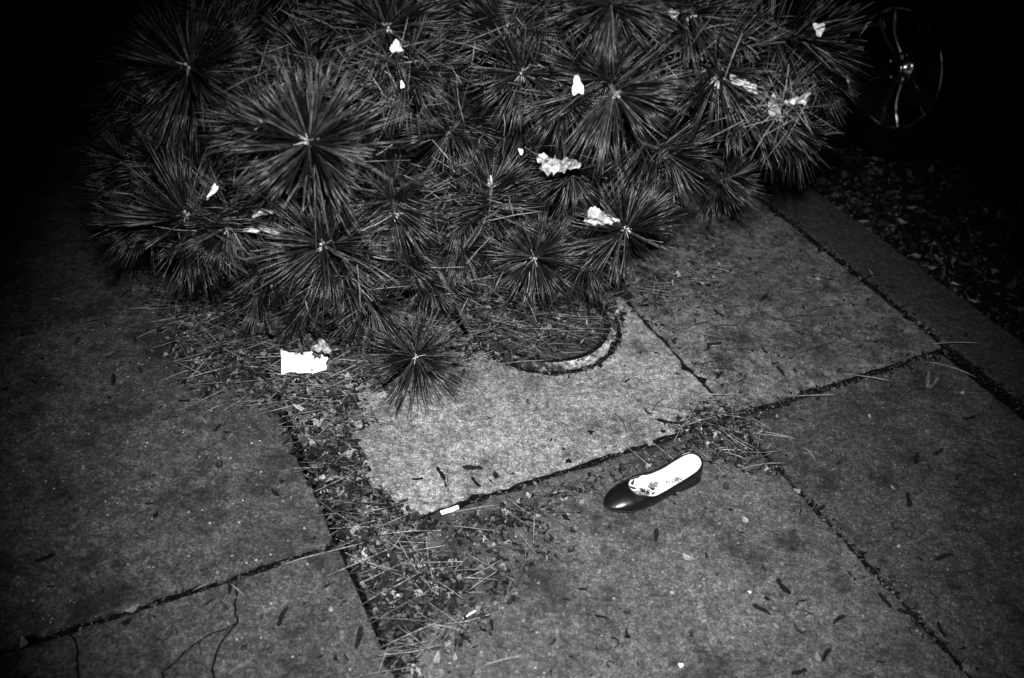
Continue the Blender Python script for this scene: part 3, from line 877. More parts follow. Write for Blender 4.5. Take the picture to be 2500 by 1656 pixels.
for i in range(40):
    px, py = random.choice([(random.uniform(60, 700), random.uniform(900, 1640)), (random.uniform(950, 2000), random.uniform(1280, 1640)), (random.uniform(1550, 2150), random.uniform(640, 950)), (random.uniform(2000, 2470), random.uniform(1000, 1640))])
    keys.append((px, py))
DARK = [leaf_mesh('leaf_scrap', random.uniform(.012, .030), random.uniform(.006, .014), random.uniform(.2, .9), random.uniform(.2, 1.0), 60 + i, i % 2 == 0) for i in range(9)]
for me in DARK: me.materials.append(M['dark_leaf'])
for i, (px, py) in enumerate(keys):
    p = surf(px, py); wname, wg = where(p)
    if i % 3 == 2:
        place('leaf_scrap', DARK[i % 9], p, random.uniform(0, 6.28), 'dark curled leaf scrap lying on ' + wname, 'leaf', 'dark leaf scraps on the ' + wg, scale=random.uniform(0.5, 1.15), tilt=(random.uniform(-.25, .25), random.uniform(-.2, .2)))
        continue
    place('maple_seed', SEEDS[i % 8], p, random.uniform(0, 6.28), 'dark winged maple seed lying on ' + wname, 'seed', 'maple seeds on the ' + wg, scale=random.choice((1.0, 1.0, 0.55, 0.4)) * random.uniform(0.75, 1.25), tilt=(random.uniform(-.15, .15), random.uniform(-.1, .1)))

LEAVES = [leaf_mesh('dry_leaf', random.uniform(.020, .032), random.uniform(.009, .015), random.uniform(.2, .7), random.uniform(.1, .7), i, i % 3 == 0) for i in range(8)]
for me in LEAVES: me.materials.append(M['pale_leaf'])
pale = [(911, 1101), (915, 1379), (1234, 1255), (1288, 1212), (1026, 1357), (1066, 1614), (1109, 1609), (1030, 1485), (1804, 1140), (1944, 1203), (1586, 1087), (1375, 754), (1191, 854), (1217, 868), (1261, 875), (872, 956), (1761, 1010), (1711, 1035), (1997, 685), (810, 1492), (206, 1149),
        (59, 1576), (323, 1490), (1718, 1521), (1817, 1273), (1892, 1535), (1640, 1453), (2190, 1337), (2178, 1195), (1996, 1610), (1188, 1322), (1240, 1328), (960, 1440), (1065, 1420), (2015, 630), (2120, 1020), (1895, 1020), (1680, 1365), (475, 860), (410, 830), (530, 870), (405, 870), (1515, 1105), (1420, 1230)]
for i, (px, py) in enumerate(pale):
    p = surf(px, py); wname, wg = where(p)
    if (p - cvc).length < cvr: p = at(px, py, 0.028); wname, wg = 'the round cover', 'round cover'
    place('dry_leaf', LEAVES[i % 8], p + Vector((0, 0, 0.002)), random.uniform(0, 6.28), 'small pale curled dry leaf lying on ' + wname, 'leaf', 'pale leaves on the ' + wg, scale=random.uniform(0.45, 0.95), tilt=(random.uniform(-.3, .3), random.uniform(-.2, .2)))


# lone fallen needles
def needle_thing(a, b, w=0.0009, bow=0.05, tone=None, pair=True):
    p, q = surf(*a), surf(*b); L = (q - p).length; V, Fc = [], []
    for k in ((0, 1) if pair else (0,)):
        off = 0.0032 * k
        pts = [(L * t, bow * L * 4 * t * (1 - t) + off * t, 0.0022 + 0.004 * math.sin(math.pi * t)) for t in (0, .2, .4, .6, .8, 1)]
        v, f = tube(pts, [w * .7, w, w, w, w * .8, w * .3], 4); o = len(V); V += v; Fc += [tuple(i + o for i in x) for x in f]
    me = mesh('pine_needle', V, Fc, True); me.materials.append(tone or M['straw'])
    wname, wg = where((p + q) / 2)
    dark = tone is not None
    place('pine_needle', me, p, math.atan2(q.y - p.y, q.x - p.x), ('dark' if dark else 'pale') + ' fallen pine needle lying on ' + wname, 'needle', ('dark' if dark else 'pale') + ' needles on the ' + wg)


N6 = lambda x0, y0, x1, y1: ((1650 + x0 * .359, 540 + y0 * .359), (1650 + x1 * .359, 540 + y1 * .359))
for q in ((150, 300, 420, 370), (150, 300, 420, 315), (1130, 1040, 1470, 1120), (790, 1195, 1110, 1210), (1700, 960, 2040, 1070), (1740, 840, 2080, 870), (550, 1430, 820, 1490), (470, 1330, 640, 1420), (90, 90, 320, 140), (70, 160, 180, 185), (1300, 320, 1340, 390), (1850, 870, 2080, 940)):
    needle_thing(*N6(*q), bow=random.uniform(-.06, .06))
for q in ((620, 800, 850, 850), (830, 900, 1090, 820), (240, 1010, 345, 840), (330, 880, 600, 895), (60, 740, 240, 690), (390, 1120, 490, 1060), (920, 700, 930, 830), (300, 500, 400, 410), (560, 560, 530, 680), (640, 900, 660, 1030), (190, 1010, 430, 1030), (750, 330, 800, 240), (760, 575, 840, 545), (320, 600, 490, 580)) + tuple((lambda x, y, a, L: (x, y, x + L * math.cos(a), y + L * 0.6 * math.sin(a)))(random.uniform(60, 1300), random.uniform(250, 1000), random.uniform(-.6, .6), random.uniform(60, 240)) for _ in range(26)):
    needle_thing(*N6(*q), w=0.0011, bow=random.uniform(-.08, .08), tone=M['dark_leaf'], pair=False)
for a, b in (((431, 1007), (589, 931)), ((388, 935), (499, 899)), ((582, 985), (661, 985)), ((495, 1015), (555, 990)), ((1173, 1630), (1306, 1604)), ((905, 1290), (985, 1325)), ((848, 1376), (998, 1398)), ((1010, 1395), (1135, 1372)), ((944, 1353), (1030, 1370)), ((975, 1332), (1100, 1295)), ((995, 1505), (1105, 1550)), ((1030, 1525), (1150, 1548)),
             ((1060, 1460), (1195, 1452)), ((690, 955), (735, 950)), ((725, 1070), (815, 1090)), ((870, 1015), (960, 1040)), ((760, 1000), (850, 980)), ((560, 1425), (598, 1462)), ((680, 1385), (810, 1350)), ((470, 1445), (520, 1432)), ((1730, 1100), (1850, 1140)), ((1800, 1150), (1925, 1135)), ((1725, 1103), (1790, 1098)), ((1840, 1060), (1945, 1075)), ((800, 1060), (1050, 1110)), ((905, 1235), (970, 1190)),
             ((330, 830), (420, 800)), ((120, 735), (150, 734)), ((1955, 1090), (1990, 1130)), ((1330, 1215), (1400, 1200)), ((1100, 1255), (1230, 1235))):
    needle_thing(a, b, bow=random.uniform(-.06, .06), w=0.0008)
for a, b in (((1092, 1165), (1094, 1215)), ((1590, 1010), (1620, 975)), ((1510, 1190), (1560, 1110)), ((1500, 1010), (1530, 1060)), ((2200, 1390), (2410, 1385)), ((1960, 1510), (1990, 1500)), ((1950, 1490), (1990, 1510)), ((1210, 1370), (1225, 1430))):
    needle_thing(a, b, w=0.0009, bow=random.uniform(-.08, .08), tone=M['dark_leaf'], pair=False)

# small curled stalks
for (px, py) in ((1290, 1392), (1497, 1572), (2222, 1478), (1490, 1625)):
    r = random.uniform(0.006, 0.010); a0 = random.uniform(0, 6); sp = random.uniform(2.6, 4.8)
    V, Fc = tube([(r * math.cos(a0 + sp * t), r * math.sin(a0 + sp * t), 0.002 + 0.004 * t) for t in [i / 10 for i in range(11)]], 0.0012, 5)
    p = surf(px, py); place('curled_stalk', mesh('curled_stalk', V, Fc, True), p, 0, 'tiny dark curled stalk lying on ' + where(p)[0], 'stalk', 'curled stalks on the ' + where(p)[1], M['dark_seed'])

# trodden gum
for (px, py, r) in ((306, 1440, .0072), (313, 1517, .0052), (595, 1582, .006), (202, 1435, .004), (790, 1502, .004), (2364, 1030, .004)):
    p = surf(px, py); V = [(0, 0, 0.0022)]; n = 18
    for k in (1, 2):
        for i in range(n):
            a = 2 * math.pi * i / n; rr = r * (0.75 if k == 1 else 1.0) * (1 + 0.16 * vnoise(i * 0.9, px)); V.append((rr * math.cos(a), rr * math.sin(a), 0.0018 if k == 1 else 0.0002))
    Fc = [(0, 1 + i, 1 + (i + 1) % n) for i in range(n)] + [(1 + i, 1 + n + i, 1 + n + (i + 1) % n, 1 + (i + 1) % n) for i in range(n)]
    place('gum_spot', mesh('gum_spot', V, Fc, True), p, 0, 'dark round spot of trodden gum on ' + where(p)[0], 'gum', 'gum spots on the ' + where(p)[1], M['gum'])


def maple_leaf(name, R=0.05, curl=0.35, seed=0, stem=0.06):
    rg = random.Random(seed); V = [(0, 0, 0.002)]; Fc = []; n = 60; rings = 5
    prof = []
    for i in range(n):
        a = 2 * math.pi * i / n - math.pi
        lob = 0.0
        for c, h, w in ((0, 1.0, .34), (1.0, .88, .34), (-1.0, .88, .34), (2.0, .6, .36), (-2.0, .6, .36)):
            lob = max(lob, h * math.exp(-((a - c) / w) ** 2))
        prof.append((a, R * (0.30 + 0.70 * lob) * (1 + 0.10 * (1 if i % 2 else -1) + 0.08 * rg.uniform(-1, 1))))
    ph = rg.uniform(0, 6)
    for k in range(1, rings + 1):
        f = k / rings
        for a, r in prof:
            rr = r * f; z = 0.002 + curl * R * f * f * (0.55 + 0.45 * math.sin(a * 2 + ph)) + 0.10 * R * f * math.sin(a * 5 + ph)
            sh = 1 - 0.35 * curl * f
            V.append((rr * math.cos(a) * sh, rr * math.sin(a) * sh, max(z, 0.001)))
    for i in range(n):
        j = (i + 1) % n; Fc.append((0, 1 + i, 1 + j))
        for k in range(rings - 1):
            o = 1 + k * n; Fc.append((o + i, o + n + i, o + n + j, o + j))
    me = mesh(name, V, Fc, True)
    v, f = tube([(0, 0, 0.004), (-stem * .3, stem * .05, 0.006), (-stem * .7, -stem * .08, 0.004), (-stem, -stem * .05, 0.002)], [.0012, .0010, .0009, .0014], 5)
    return me, mesh('stem', v, f, True)


def put_maple(p, rz, R, curl, seed, mat, label, tilt=(0, 0), stem=0.06, group=None):
    me, st = maple_leaf('blade', R, curl, seed, stem)
    e = empty('maple_leaf', p); e.rotation_euler = (tilt[0], tilt[1], rz); tag(e, label, 'leaf', group)
    link('blade', me, mat, e); link('stem', st, M['dark_leaf'], e); return e


p = surf(2262, 950); q = surf(2149, 987)
put_maple(p, math.atan2(p.y - q.y, p.x - q.x), 0.034, 1.3, 3, M['mid_leaf'], 'curled dry maple leaf with long dark stem on the near right slab', stem=(p - q).length)
p = surf(2345, 960); place('dry_leaf', LEAVES[3], p, 0.4, 'small curled leaf beside the curled maple leaf with the long stem', 'leaf', None, scale=0.8)
for k, (px, py, d) in enumerate(((372, 325, 1.98), (1530, 40, 1.84), (470, 300, 1.98))):
    put_maple(far(px, py, d), random.uniform(0, 6), 0.022, 0.5, 20 + k, M['mid_leaf'], ['dry leaf caught in needles at the left edge of the pine', 'dry leaf caught high in the pine, near the top', 'small dry leaf caught below the upper left needle star'][k], tilt=(1.0, 0.3), stem=0.02)


# crumpled scraps
def scrap(name, w, h, seed, amp=0.3, nx=19, ny=15, fold=0.5):
    rg = random.Random(seed); V, Fc = [], []
    ph = [(rg.uniform(-3, 3), rg.uniform(-3, 3), rg.uniform(0, 6), rg.uniform(.3, 1)) for _ in range(5)]
    ph += [(rg.uniform(-9, 9), rg.uniform(-9, 9), rg.uniform(0, 6), rg.uniform(.12, .4)) for _ in range(5)]
    for i in range(nx):
        for j in range(ny):
            u, v = i / (nx - 1) - .5, j / (ny - 1) - .5
            z = sum(a * abs(math.sin(kx * 2.2 * u + ky * 2.2 * v + p)) for kx, ky, p, a in ph) / 3 * amp + rg.uniform(-.06, .06) * amp
            edge = (1 - 0.45 * rg.random() * (max(abs(u), abs(v)) > .49)) * (1.12 - 0.5 * min(abs(u), abs(v))) * (1 + 0.25 * math.sin(math.atan2(v, u) * 3 + seed))
            V.append((u * w * edge, v * h * edge + fold * h * z * .4, z * min(w, h) * 2))
    for i in range(nx - 1):
        for j in range(ny - 1): Fc.append((i * ny + j, (i + 1) * ny + j, (i + 1) * ny + j + 1, i * ny + j + 1))
    return mesh(name, V, Fc, False)


def put_scrap(px, py, d, wpx, hpx, seed, label, amp=0.3, roll=0.0, mat='paper', lean=0.5, name='paper_scrap', cat='litter', group=None):
    if d < 2.1 and wpx > 12: d += 0.06
    pos = far(px, py, d); s = d / 2384.0
    o = link(name, scrap(name, wpx * s, hpx * s * 1.25, seed, amp), M[mat])
    # lies facing up and towards the path
    fwd = (CAM - pos).normalized(); up = Vector((0, 0, 1)); nz = (fwd * lean + up * (1 - lean)).normalized()
    xx = (CR * math.cos(roll) + CU * math.sin(roll)); xx = (xx - nz * xx.dot(nz)).normalized(); yy = nz.cross(xx)
    o.matrix_world = Matrix(((xx.x, yy.x, nz.x, pos.x), (xx.y, yy.y, nz.y, pos.y), (xx.z, yy.z, nz.z, pos.z), (0, 0, 0, 1)))
    return tag(o, label, cat, group)


put_scrap(1356, 436, 1.90, 96, 34, 1, 'crumpled white plastic scrap caught in the middle of the pine', 0.9, -0.05, 'film', 0.6, 'plastic_scrap')
put_scrap(1462, 560, 1.90, 76, 32, 2, 'crumpled white tissue caught low in the pine, above the round cover', 0.8, -0.15, 'tissue', 0.6, 'tissue_scrap')
put_scrap(1410, 213, 1.70, 24, 34, 3, 'small upright white paper scrap in the upper middle of the pine', 0.2, 0.1, 'paper', 0.9)
put_scrap(968, 122, 1.72, 26, 22, 4, 'small white scrap caught in the upper pine, left of centre', 0.4, 0.3, 'paper', 0.8)
put_scrap(1643, 38, 1.74, 26, 16, 5, 'white scrap caught at the top of the pine', 0.3, -0.5, 'paper', 0.8)
put_scrap(1722, 22, 1.74, 20, 18, 6, 'topmost white scrap in the pine, at its upper right', 0.3, 0.4, 'paper', 0.8)
put_scrap(2000, 76, 1.80, 22, 24, 7, 'white scrap among the needles at the right end of the pine', 0.4, 0.2, 'paper', 0.8)
put_scrap(645, 528, 1.86, 60, 14, 8, 'upper of two pale torn strips caught low in the left of the pine', 0.5, 0.25, 'film', 0.55, 'pale_strip')
put_scrap(640, 572, 1.86, 76, 16, 9, 'lower of two pale torn strips caught low in the left of the pine', 0.5, -0.05, 'film', 0.55, 'pale_strip')
put_scrap(1815, 225, 1.74, 66, 18, 10, 'pale torn strip along a twig near the right end of the pine', 0.8, -0.6, 'film', 0.6, 'pale_strip')
put_scrap(1890, 292, 1.74, 22, 52, 11, 'pale shreds added for the bright streaks in the rightmost needle star', 0.9, 0.2, 'film', 0.6, 'pale_strip')  # made-up shreds standing for bright streaks on the needles
put_scrap(1945, 262, 1.74, 52, 13, 12, 'pale ragged shred added for the bright streaks on the rightmost needles', 0.9, 0.15, 'film', 0.6, 'pale_strip')  # another added shred for the bright needle streaks
put_scrap(518, 470, 1.86, 12, 32, 13, 'slim white sliver standing in the left of the pine', 0.2, -0.5, 'paper', 0.8)
put_scrap(1272, 371, 1.86, 9, 12, 14, 'tiny white fleck in the middle of the pine', 0.2, 0.4, 'paper', 0.9)
put_scrap(982, 208, 1.74, 8, 14, 15, 'tiny white fleck below the small scrap in the upper pine', 0.2, 0.1, 'paper', 0.9)

# white torn paper on the ground left of the lowest needle star, a dark leaf across its top
pc = [at(684, 868, 0.03), at(686, 915, 0.03), at(796, 905, 0.03), at(800, 878, 0.03)]
V, Fc = [], []; NX, NY = 16, 6
rg = random.Random(5)
for i in range(NX):
    for j in range(NY):
        u, v = i / (NX - 1), j / (NY - 1)
        p = pc[1].lerp(pc[2], u).lerp(pc[0].lerp(pc[3], u), v)
        z = 0.030 + 0.016 * v + 0.004 * math.sin(u * 7 + v * 3)
        ed = rg.uniform(-.003, .003) if (j in (0, NY - 1) or i in (0, NX - 1)) else 0
        V.append(Vector((p.x + ed, p.y + ed, z)))
for i in range(NX - 1):
    for j in range(NY - 1): Fc.append((i * NY + j, (i + 1) * NY + j, (i + 1) * NY + j + 1, i * NY + j + 1))
o = link('torn_paper', mesh('torn_paper', V, Fc, True), M['paper']); tag(o, 'torn white paper among the leaf litter left of the lowest needle star', 'litter')
put_maple(at(738, 856, 0.070), 4.1, 0.026, 0.25, 41, M['mid_leaf'], 'dull dry leaf lying across the torn white paper', tilt=(0.25, 0.1), stem=0.03)
put_maple(at(776, 866, 0.068), 5.4, 0.018, 0.25, 42, M['mid_leaf'], 'smaller dry leaf lying over the right half of the torn paper', tilt=(0.2, -0.1), stem=0.02)
put_scrap(787, 868, 2.16, 40, 24, 21, 'crumpled pale scrap just behind the torn white paper', 0.6, -0.5, 'film', 0.4, 'plastic_scrap')
put_scrap(682, 824, 2.24, 44, 40, 22, 'pale crumpled scrap in the litter behind the torn white paper', 0.5, 0.3, 'mid_leaf', 0.4, 'plastic_scrap')

# cigarette end in the joint
a, b = surf(1076, 1264), surf(1119, 1250); L = (b - a).length
V, Fc = tube([(L * t, 0.0008 * math.sin(t * 9), 0) for t in (0, .02, .3, .33, .6, .8, .98, 1)], [.0040, .0046, .0046, .0045, .0047, .0046, .0046, .0040], 14)
cb = link('cigarette_end', mesh('cigarette_end', V, Fc, True), M['paper']); cb.location = (a.x, a.y, 0.013); cb.rotation_euler = (0, 0, math.atan2(b.y - a.y, b.x - a.x))
tag(cb, 'short white cigarette end lying in the joint left of the shoe', 'cigarette')
# white sliver
a, b = surf(1130, 1514), surf(1172, 1491); L = (b - a).length
V, Fc = tube([(L * t, 0.004 * math.sin(t * 2.6) * 0.4, 0.004) for t in (0, .2, .5, .8, 1)], [.0008, .0016, .0019, .0016, .0007], 6)
o = link('white_sliver', mesh('white_sliver', V, Fc, True), M['paper']); o.location = a; o.rotation_euler = (0, 0, math.atan2(b.y - a.y, b.x - a.x)); tag(o, 'thin white sliver at the edge of the litter near the front', 'litter')
for i, (px, py, s_) in enumerate(((1830, 1448, 5), (1662, 1628, 8), (1025, 1358, 10), (950, 1363, 8))):
    o = put_scrap(px, py, (surf(px, py) - CAM).length - 0.006, s_ * 1.4, s_, 50 + i, ['tiny white fleck on the front slab, right of the middle', 'tiny white fleck at the front edge below the shoe', 'small white chip on the litter beside the joint', 'tiny white chip beside the joint corner'][i], 0.3, 0.3, 'paper', 0.2)
# bits inside the shoe
for i, (lx, ly, sc, rz) in enumerate(((0.143, 0.004, 0.55, 1.9), (0.137, 0.012, 0.42, 1.6), (0.122, 0.008, 0.5, 2.8), (0.128, 0.019, 0.45, 0.4), (0.150, -0.022, 0.65, 0.5), (0.157, -0.012, 0.5, 2.0))):
    q = shoe_m @ Vector((lx, ly, lerp_tab(Z_S, lx / SL) + 0.0095)); q.z = lerp_tab(Z_S, lx / SL) + 0.0095
    place('leaf_fragment', LEAVES[i % 8].copy(), q, ang + rz, 'dark leaf fragment lying on the white insole inside the shoe', 'leaf', 'leaf fragments in the shoe', scale=sc)
    LF = bpy.data.objects[-1] if False else None
for o in bpy.data.objects:
    if o.name.startswith('leaf_fragment'): o.data.materials.clear(); o.data.materials.append(M['dark_leaf'])


# ------------------------------------------------------------------ litter that nobody could count
LT = []
for L_, W_, cu, fo in ((1, .5, .5, .4), (1, .36, .9, .6), (1, .7, .3, .2), (1, .3, 1.2, .2), (1, .55, .8, 1.0)):
    V = []
    for t, w in ((-.5, .12), (-.2, .95), (.15, .9), (.5, .10)):
        z = cu * t * t
        V += [(t, -w * W_ / 2, z + fo * w * W_ / 2), (t, 0.03, z), (t, w * W_ / 2, z + fo * w * W_ / 2 * .7)]
    LT.append(np.array(V))
LTF = []
for i in range(3):
    for j in range(2):
        a = i * 3 + j; LTF += [(a, a + 3, a + 4), (a, a + 4, a + 1)]
LTF = np.array(LTF)


def rotm(rx, ry, rz):
    cx, sx, cy, sy, cz, sz = np.cos(rx), np.sin(rx), np.cos(ry), np.sin(ry), np.cos(rz), np.sin(rz)
    R = np.zeros((len(rx), 3, 3))
    R[:, 0, 0] = cz * cy; R[:, 0, 1] = cz * sy * sx - sz * cx; R[:, 0, 2] = cz * sy * cx + sz * sx
    R[:, 1, 0] = sz * cy; R[:, 1, 1] = sz * sy * sx + cz * cx; R[:, 1, 2] = sz * sy * cx - cz * sx
    R[:, 2, 0] = -sy; R[:, 2, 1] = cy * sx; R[:, 2, 2] = cy * cx
    return R


def leaf_cloud(P, size, tone, tilt=0.35):
    N = len(P); kind = RNG.integers(0, len(LT), N)
    base = np.stack(LT)[kind] * size[:, None, None]
    base = base * (1 + 0.30 * RNG.normal(size=base.shape) * np.array([1, 1, 1])); base = base + RNG.normal(size=base.shape) * size[:, None, None] * np.array([.05, .07, .06])
    R = rotm(RNG.normal(size=N) * tilt, RNG.normal(size=N) * tilt, RNG.random(N) * 6.283)
    V = np.einsum('nij,nkj->nki', R, base); V[:, :, 2] -= V[:, :, 2].min(axis=1)[:, None]
    V += P[:, None, :]
    T = (LTF[None] + (np.arange(N) * 12)[:, None, None]).reshape(-1, 3)
    return V.reshape(-1, 3), T, np.repeat(tone, 12)


def in_poly(x, y, poly):
    c = False; j = len(poly) - 1
    for i in range(len(poly)):
        xi, yi = poly[i]; xj, yj = poly[j]
        if (yi > y) != (yj > y) and x < (xj - xi) * (y - yi) / (yj - yi) + xi: c = not c
        j = i
    return c


def edge_d(x, y, poly):
    b = 1e9
    for i in range(len(poly)):
        ax_, ay_ = poly[i]; bx, by = poly[(i + 1) % len(poly)]; dx, dy = bx - ax_, by - ay_
        t = max(0, min(1, ((x - ax_) * dx + (y - ay_) * dy) / (dx * dx + dy * dy))); b = min(b, math.hypot(x - ax_ - t * dx, y - ay_ - t * dy))
    return b


def scatter(poly, n, soft=40, clump=0.0):
    if poly[0] in ((1010, 1297), (712, 1060)): soft *= 0.5
    xs = [p[0] for p in poly]; ys = [p[1] for p in poly]; out = []; guard = 0
    while len(out) < n and guard < n * 60:
        guard += 1
        x, y = random.uniform(min(xs) - soft, max(xs) + soft), random.uniform(min(ys) - soft, max(ys) + soft)
        d = edge_d(x, y, poly) * (1 if in_poly(x, y, poly) else -1)
        pr = min(1.0, max(0.0, (d + soft) / (2 * soft))) ** 2
        if clump: pr *= 0.35 + 0.65 * (0.5 + 0.5 * math.sin(x * 0.045 + 2 * math.sin(y * 0.05)) * math.sin(y * 0.06 + x * .02))
        if random.random() < pr: out.append((x, y, d))
    return out


PATCH = [
    # polygon, leaves, needles, leaf size, name part
    ([(420, 730), (1000, 730), (930, 850), (880, 960), (905, 1040), (770, 1080), (700, 1040), (600, 975), (470, 950), (390, 850)], 1700, 280, 0.019),
    ([(712, 1060), (860, 1060), (905, 1180), (1000, 1255), (1090, 1275), (1010, 1330), (1160, 1400), (1090, 1470), (1020, 1560), (1000, 1656), (962, 1656), (897, 1450), (815, 1290)], 1900, 120, 0.020),
    ([(1640, 1040), (1720, 985), (1830, 985), (1850, 1085), (1900, 1160), (1830, 1150), (1740, 1120)], 560, 50, 0.014),
    ([(1010, 1297), (1300, 1212), (1560, 1130), (1680, 1075), (1710, 1100), (1500, 1180), (1320, 1255), (1200, 1320)], 260, 10, 0.013),
    ([(620, 700), (1650, 660), (1600, 730), (1480, 780), (1150, 800), (1120, 900), (1000, 960), (880, 960), (850, 800), (620, 760)], 1300, 330, 0.017),
    ([(1100, 745), (1430, 735), (1490, 780), (1470, 860), (1380, 900), (1230, 905), (1110, 880), (1060, 800)], 620, 150, 0.012),
    ([(1560, 640), (1720, 560), (1800, 640), (1750, 760), (1620, 800), (1560, 720)], 170, 60, 0.013),
    ([(300, 640), (620, 690), (620, 760), (420, 800), (330, 720)], 190, 40, 0.016),
    ([(1080, 1300), (1330, 1240), (1420, 1270), (1300, 1400), (1200, 1540), (1080, 1640), (1020, 1600), (1120, 1450)], 150, 16, 0.017),
]
for k, (poly, nl, nn, sz) in enumerate(PATCH):
    pts = scatter(poly, nl, 38, 1.0)
    P = []
    for x, y, d in pts:
        p = surf(x, y); z = p.z
        n_, u_ = p.dot(ND), p.dot(UD)
        if abs(n_ - nA) < 0.008 and u_ < uG: z = -0.02 + random.random() * 0.02
        if (Vector((p.x, p.y, 0)) - Vector((cvc.x, cvc.y, 0))).length < cvr * .86: z = 0.027
        P.append((p.x, p.y, z + 0.001 + random.random() ** 2 * 0.014 * min(1, max(0, d) / 60)))
    P = np.array(P)
    size = sz * (0.25 + 1.05 * RNG.random(len(P)) ** 1.8)
    V1, T1, t1 = leaf_cloud(P, size, RNG.random(len(P)), 0.42)
    mp_ = scatter(poly, int(nl * 1.6), 30, 1.0)
    PM = np.array([tuple(surf(x, y) + Vector((0, 0, 0.0008 + random.random() * 0.004 + (0.026 if k == 5 else 0)))) for x, y, d in mp_])
    V3, T3, t3 = leaf_cloud(PM, sz * (0.3 + 0.8 * RNG.random(len(PM)) ** 2), RNG.random(len(PM)), 0.25)
    om = link('litter_mat', npmesh('litter_mat', V3, T3, t3), M['crumb'])
    nd = scatter(poly, nn, 30)
    B = np.array([tuple(surf(x, y) + Vector((0, 0, 0.006 + random.random() * 0.014 + (0.016 if k == 5 else 0)))) for x, y, d in nd])
    az = RNG.normal(size=len(B)) * 0.75 + 0.05 + math.pi * RNG.integers(0, 2, len(B))
    D = np.stack([np.cos(az), np.sin(az), RNG.normal(size=len(B)) * 0.05], 1)
    V2, T2, t2 = needle_arrays(B - D * 0.05, D, 0.06 + 0.07 * RNG.random(len(B)), 0.0012 + 0.0005 * RNG.random(len(B)), RNG.random(len(B)) * 0.4, RNG.random(len(B)))
    o = link('leaf_litter', npmesh('leaf_litter', V1, T1, t1), M['litter'])
    lab = ['dead leaf litter round the torn white paper, left of the lowest needle star', 'dead leaves heaped along the joint running to the front edge', 'leaf litter heaped where the joints cross behind the shoe', 'thin line of leaf litter along the joint left of the shoe',
           'leaf litter in the shade under the pine, behind the round cover', 'leaf bits lying on the round cover', 'leaf bits on the upper right slab below the pine', 'sparse dark litter below the left of the pine', 'scattered dead leaf bits on the front slab right of the heaped joint'][k]
    tag(o, lab, 'leaf litter', kind='stuff'); tag(om, 'dark rotted crumbs beneath the ' + lab, 'leaf litter', kind='stuff')
    o = link('needle_litter', npmesh('needle_litter', V2, T2, t2), M['dry_needle']); tag(o, 'pale fallen pine needles among the ' + lab.replace('dead leaf litter', 'litter').replace('leaf litter', 'litter'), 'needle litter', kind='stuff')

# dirt and bits along the open joints
P = []
def along(n0, u0_, n1, u1_, cnt, spread, zz):
    for _ in range(int(cnt * 1.9)):
        t = random.random(); p = nu(n0 + (n1 - n0) * t + random.gauss(0, spread) * (abs(u1_ - u0_) > .1), u0_ + (u1_ - u0_) * t + random.gauss(0, spread) * (abs(n1 - n0) > .1))
        P.append((p.x, p.y, zz - 0.002 - random.random() * 0.014))
along(nB, 0.0, nB, uE, 420, 0.007, 0.0); along(nB - .01, 0.2, nB - .01, .75, 120, 0.014, 0.006); along(nB, uE, nB, uG + .2, 220, 0.006, 0.004)
along(nA, uE, nC, uE, 460, 0.0045, 0.004); along(-0.56, uE, nA, uE, 260, 0.0045, 0.003); along(nC + .015, .3, nC + .015, 2.3, 700, 0.013, 0.004)
along(nB + .05, uE - .012, nC, uE - .012, 160, 0.010, 0.008); along(-.6, uG, nA, uG, 120, .007, 0)
for _ in range(420):
    a = random.random() * 6.283; r = cvr * random.gauss(0.955, 0.030); P.append((cvc.x + r * math.cos(a), cvc.y + r * math.sin(a), 0.0138))
P = np.array(P); size = 0.004 + 0.011 * RNG.random(len(P)) ** 2
V, T, t = leaf_cloud(P, size, RNG.random(len(P)), 0.5)
o = link('joint_debris', npmesh('joint_debris', V, T, t), M['crumb']); tag(o, 'dark crumbs of leaf and dirt filling the pavement joints', 'debris', kind='stuff')

# loose grit and crumbs over the slabs
P = []
for _ in range(2600):
    p = nu(random.uniform(-.5, 1.88), random.uniform(.2, 2.2)); P.append((p.x, p.y, groundz(p) + 0.0003))
P = np.array(P); V, T, t = leaf_cloud(P, 0.0016 + 0.0045 * RNG.random(len(P)) ** 3, RNG.random(len(P)) ** 0.7, 0.5)
o = link('grit', npmesh('grit', V, T, t), M['litter']); tag(o, 'fine grit and crumbs scattered over the slabs', 'grit', kind='stuff')

# dark crumbs and leaf bits strewn over the slabs, thicker towards the joints and under the pine
P = []
while len(P) < 1500:
    n_, u_ = random.uniform(-.5, 1.88), random.uniform(.2, 2.25)
    dj = min(abs(n_ - nA), abs(n_ - nB), abs(u_ - uE), abs(n_ - nC))
    pr = 0.12 + 0.5 * math.exp(-dj / 0.05) + 0.55 * (u_ > uE and n_ > nB) + 0.3 * (u_ > 1.75)
    if n_ > nA and n_ < nB and u_ > uE and dj > 0.1: pr *= 0.35
    if random.random() > pr: continue
    p = nu(n_, u_); P.append((p.x, p.y, groundz(p) + 0.0004))
P = np.array(P); V, T, t = leaf_cloud(P, 0.003 + 0.013 * RNG.random(len(P)) ** 2.2, RNG.random(len(P)) ** 1.4 * 0.7, 0.3)
o = link('leaf_crumbs', npmesh('leaf_crumbs', V, T, t), M['crumb']); tag(o, 'dark leaf crumbs strewn over the slabs', 'leaf litter', kind='stuff')

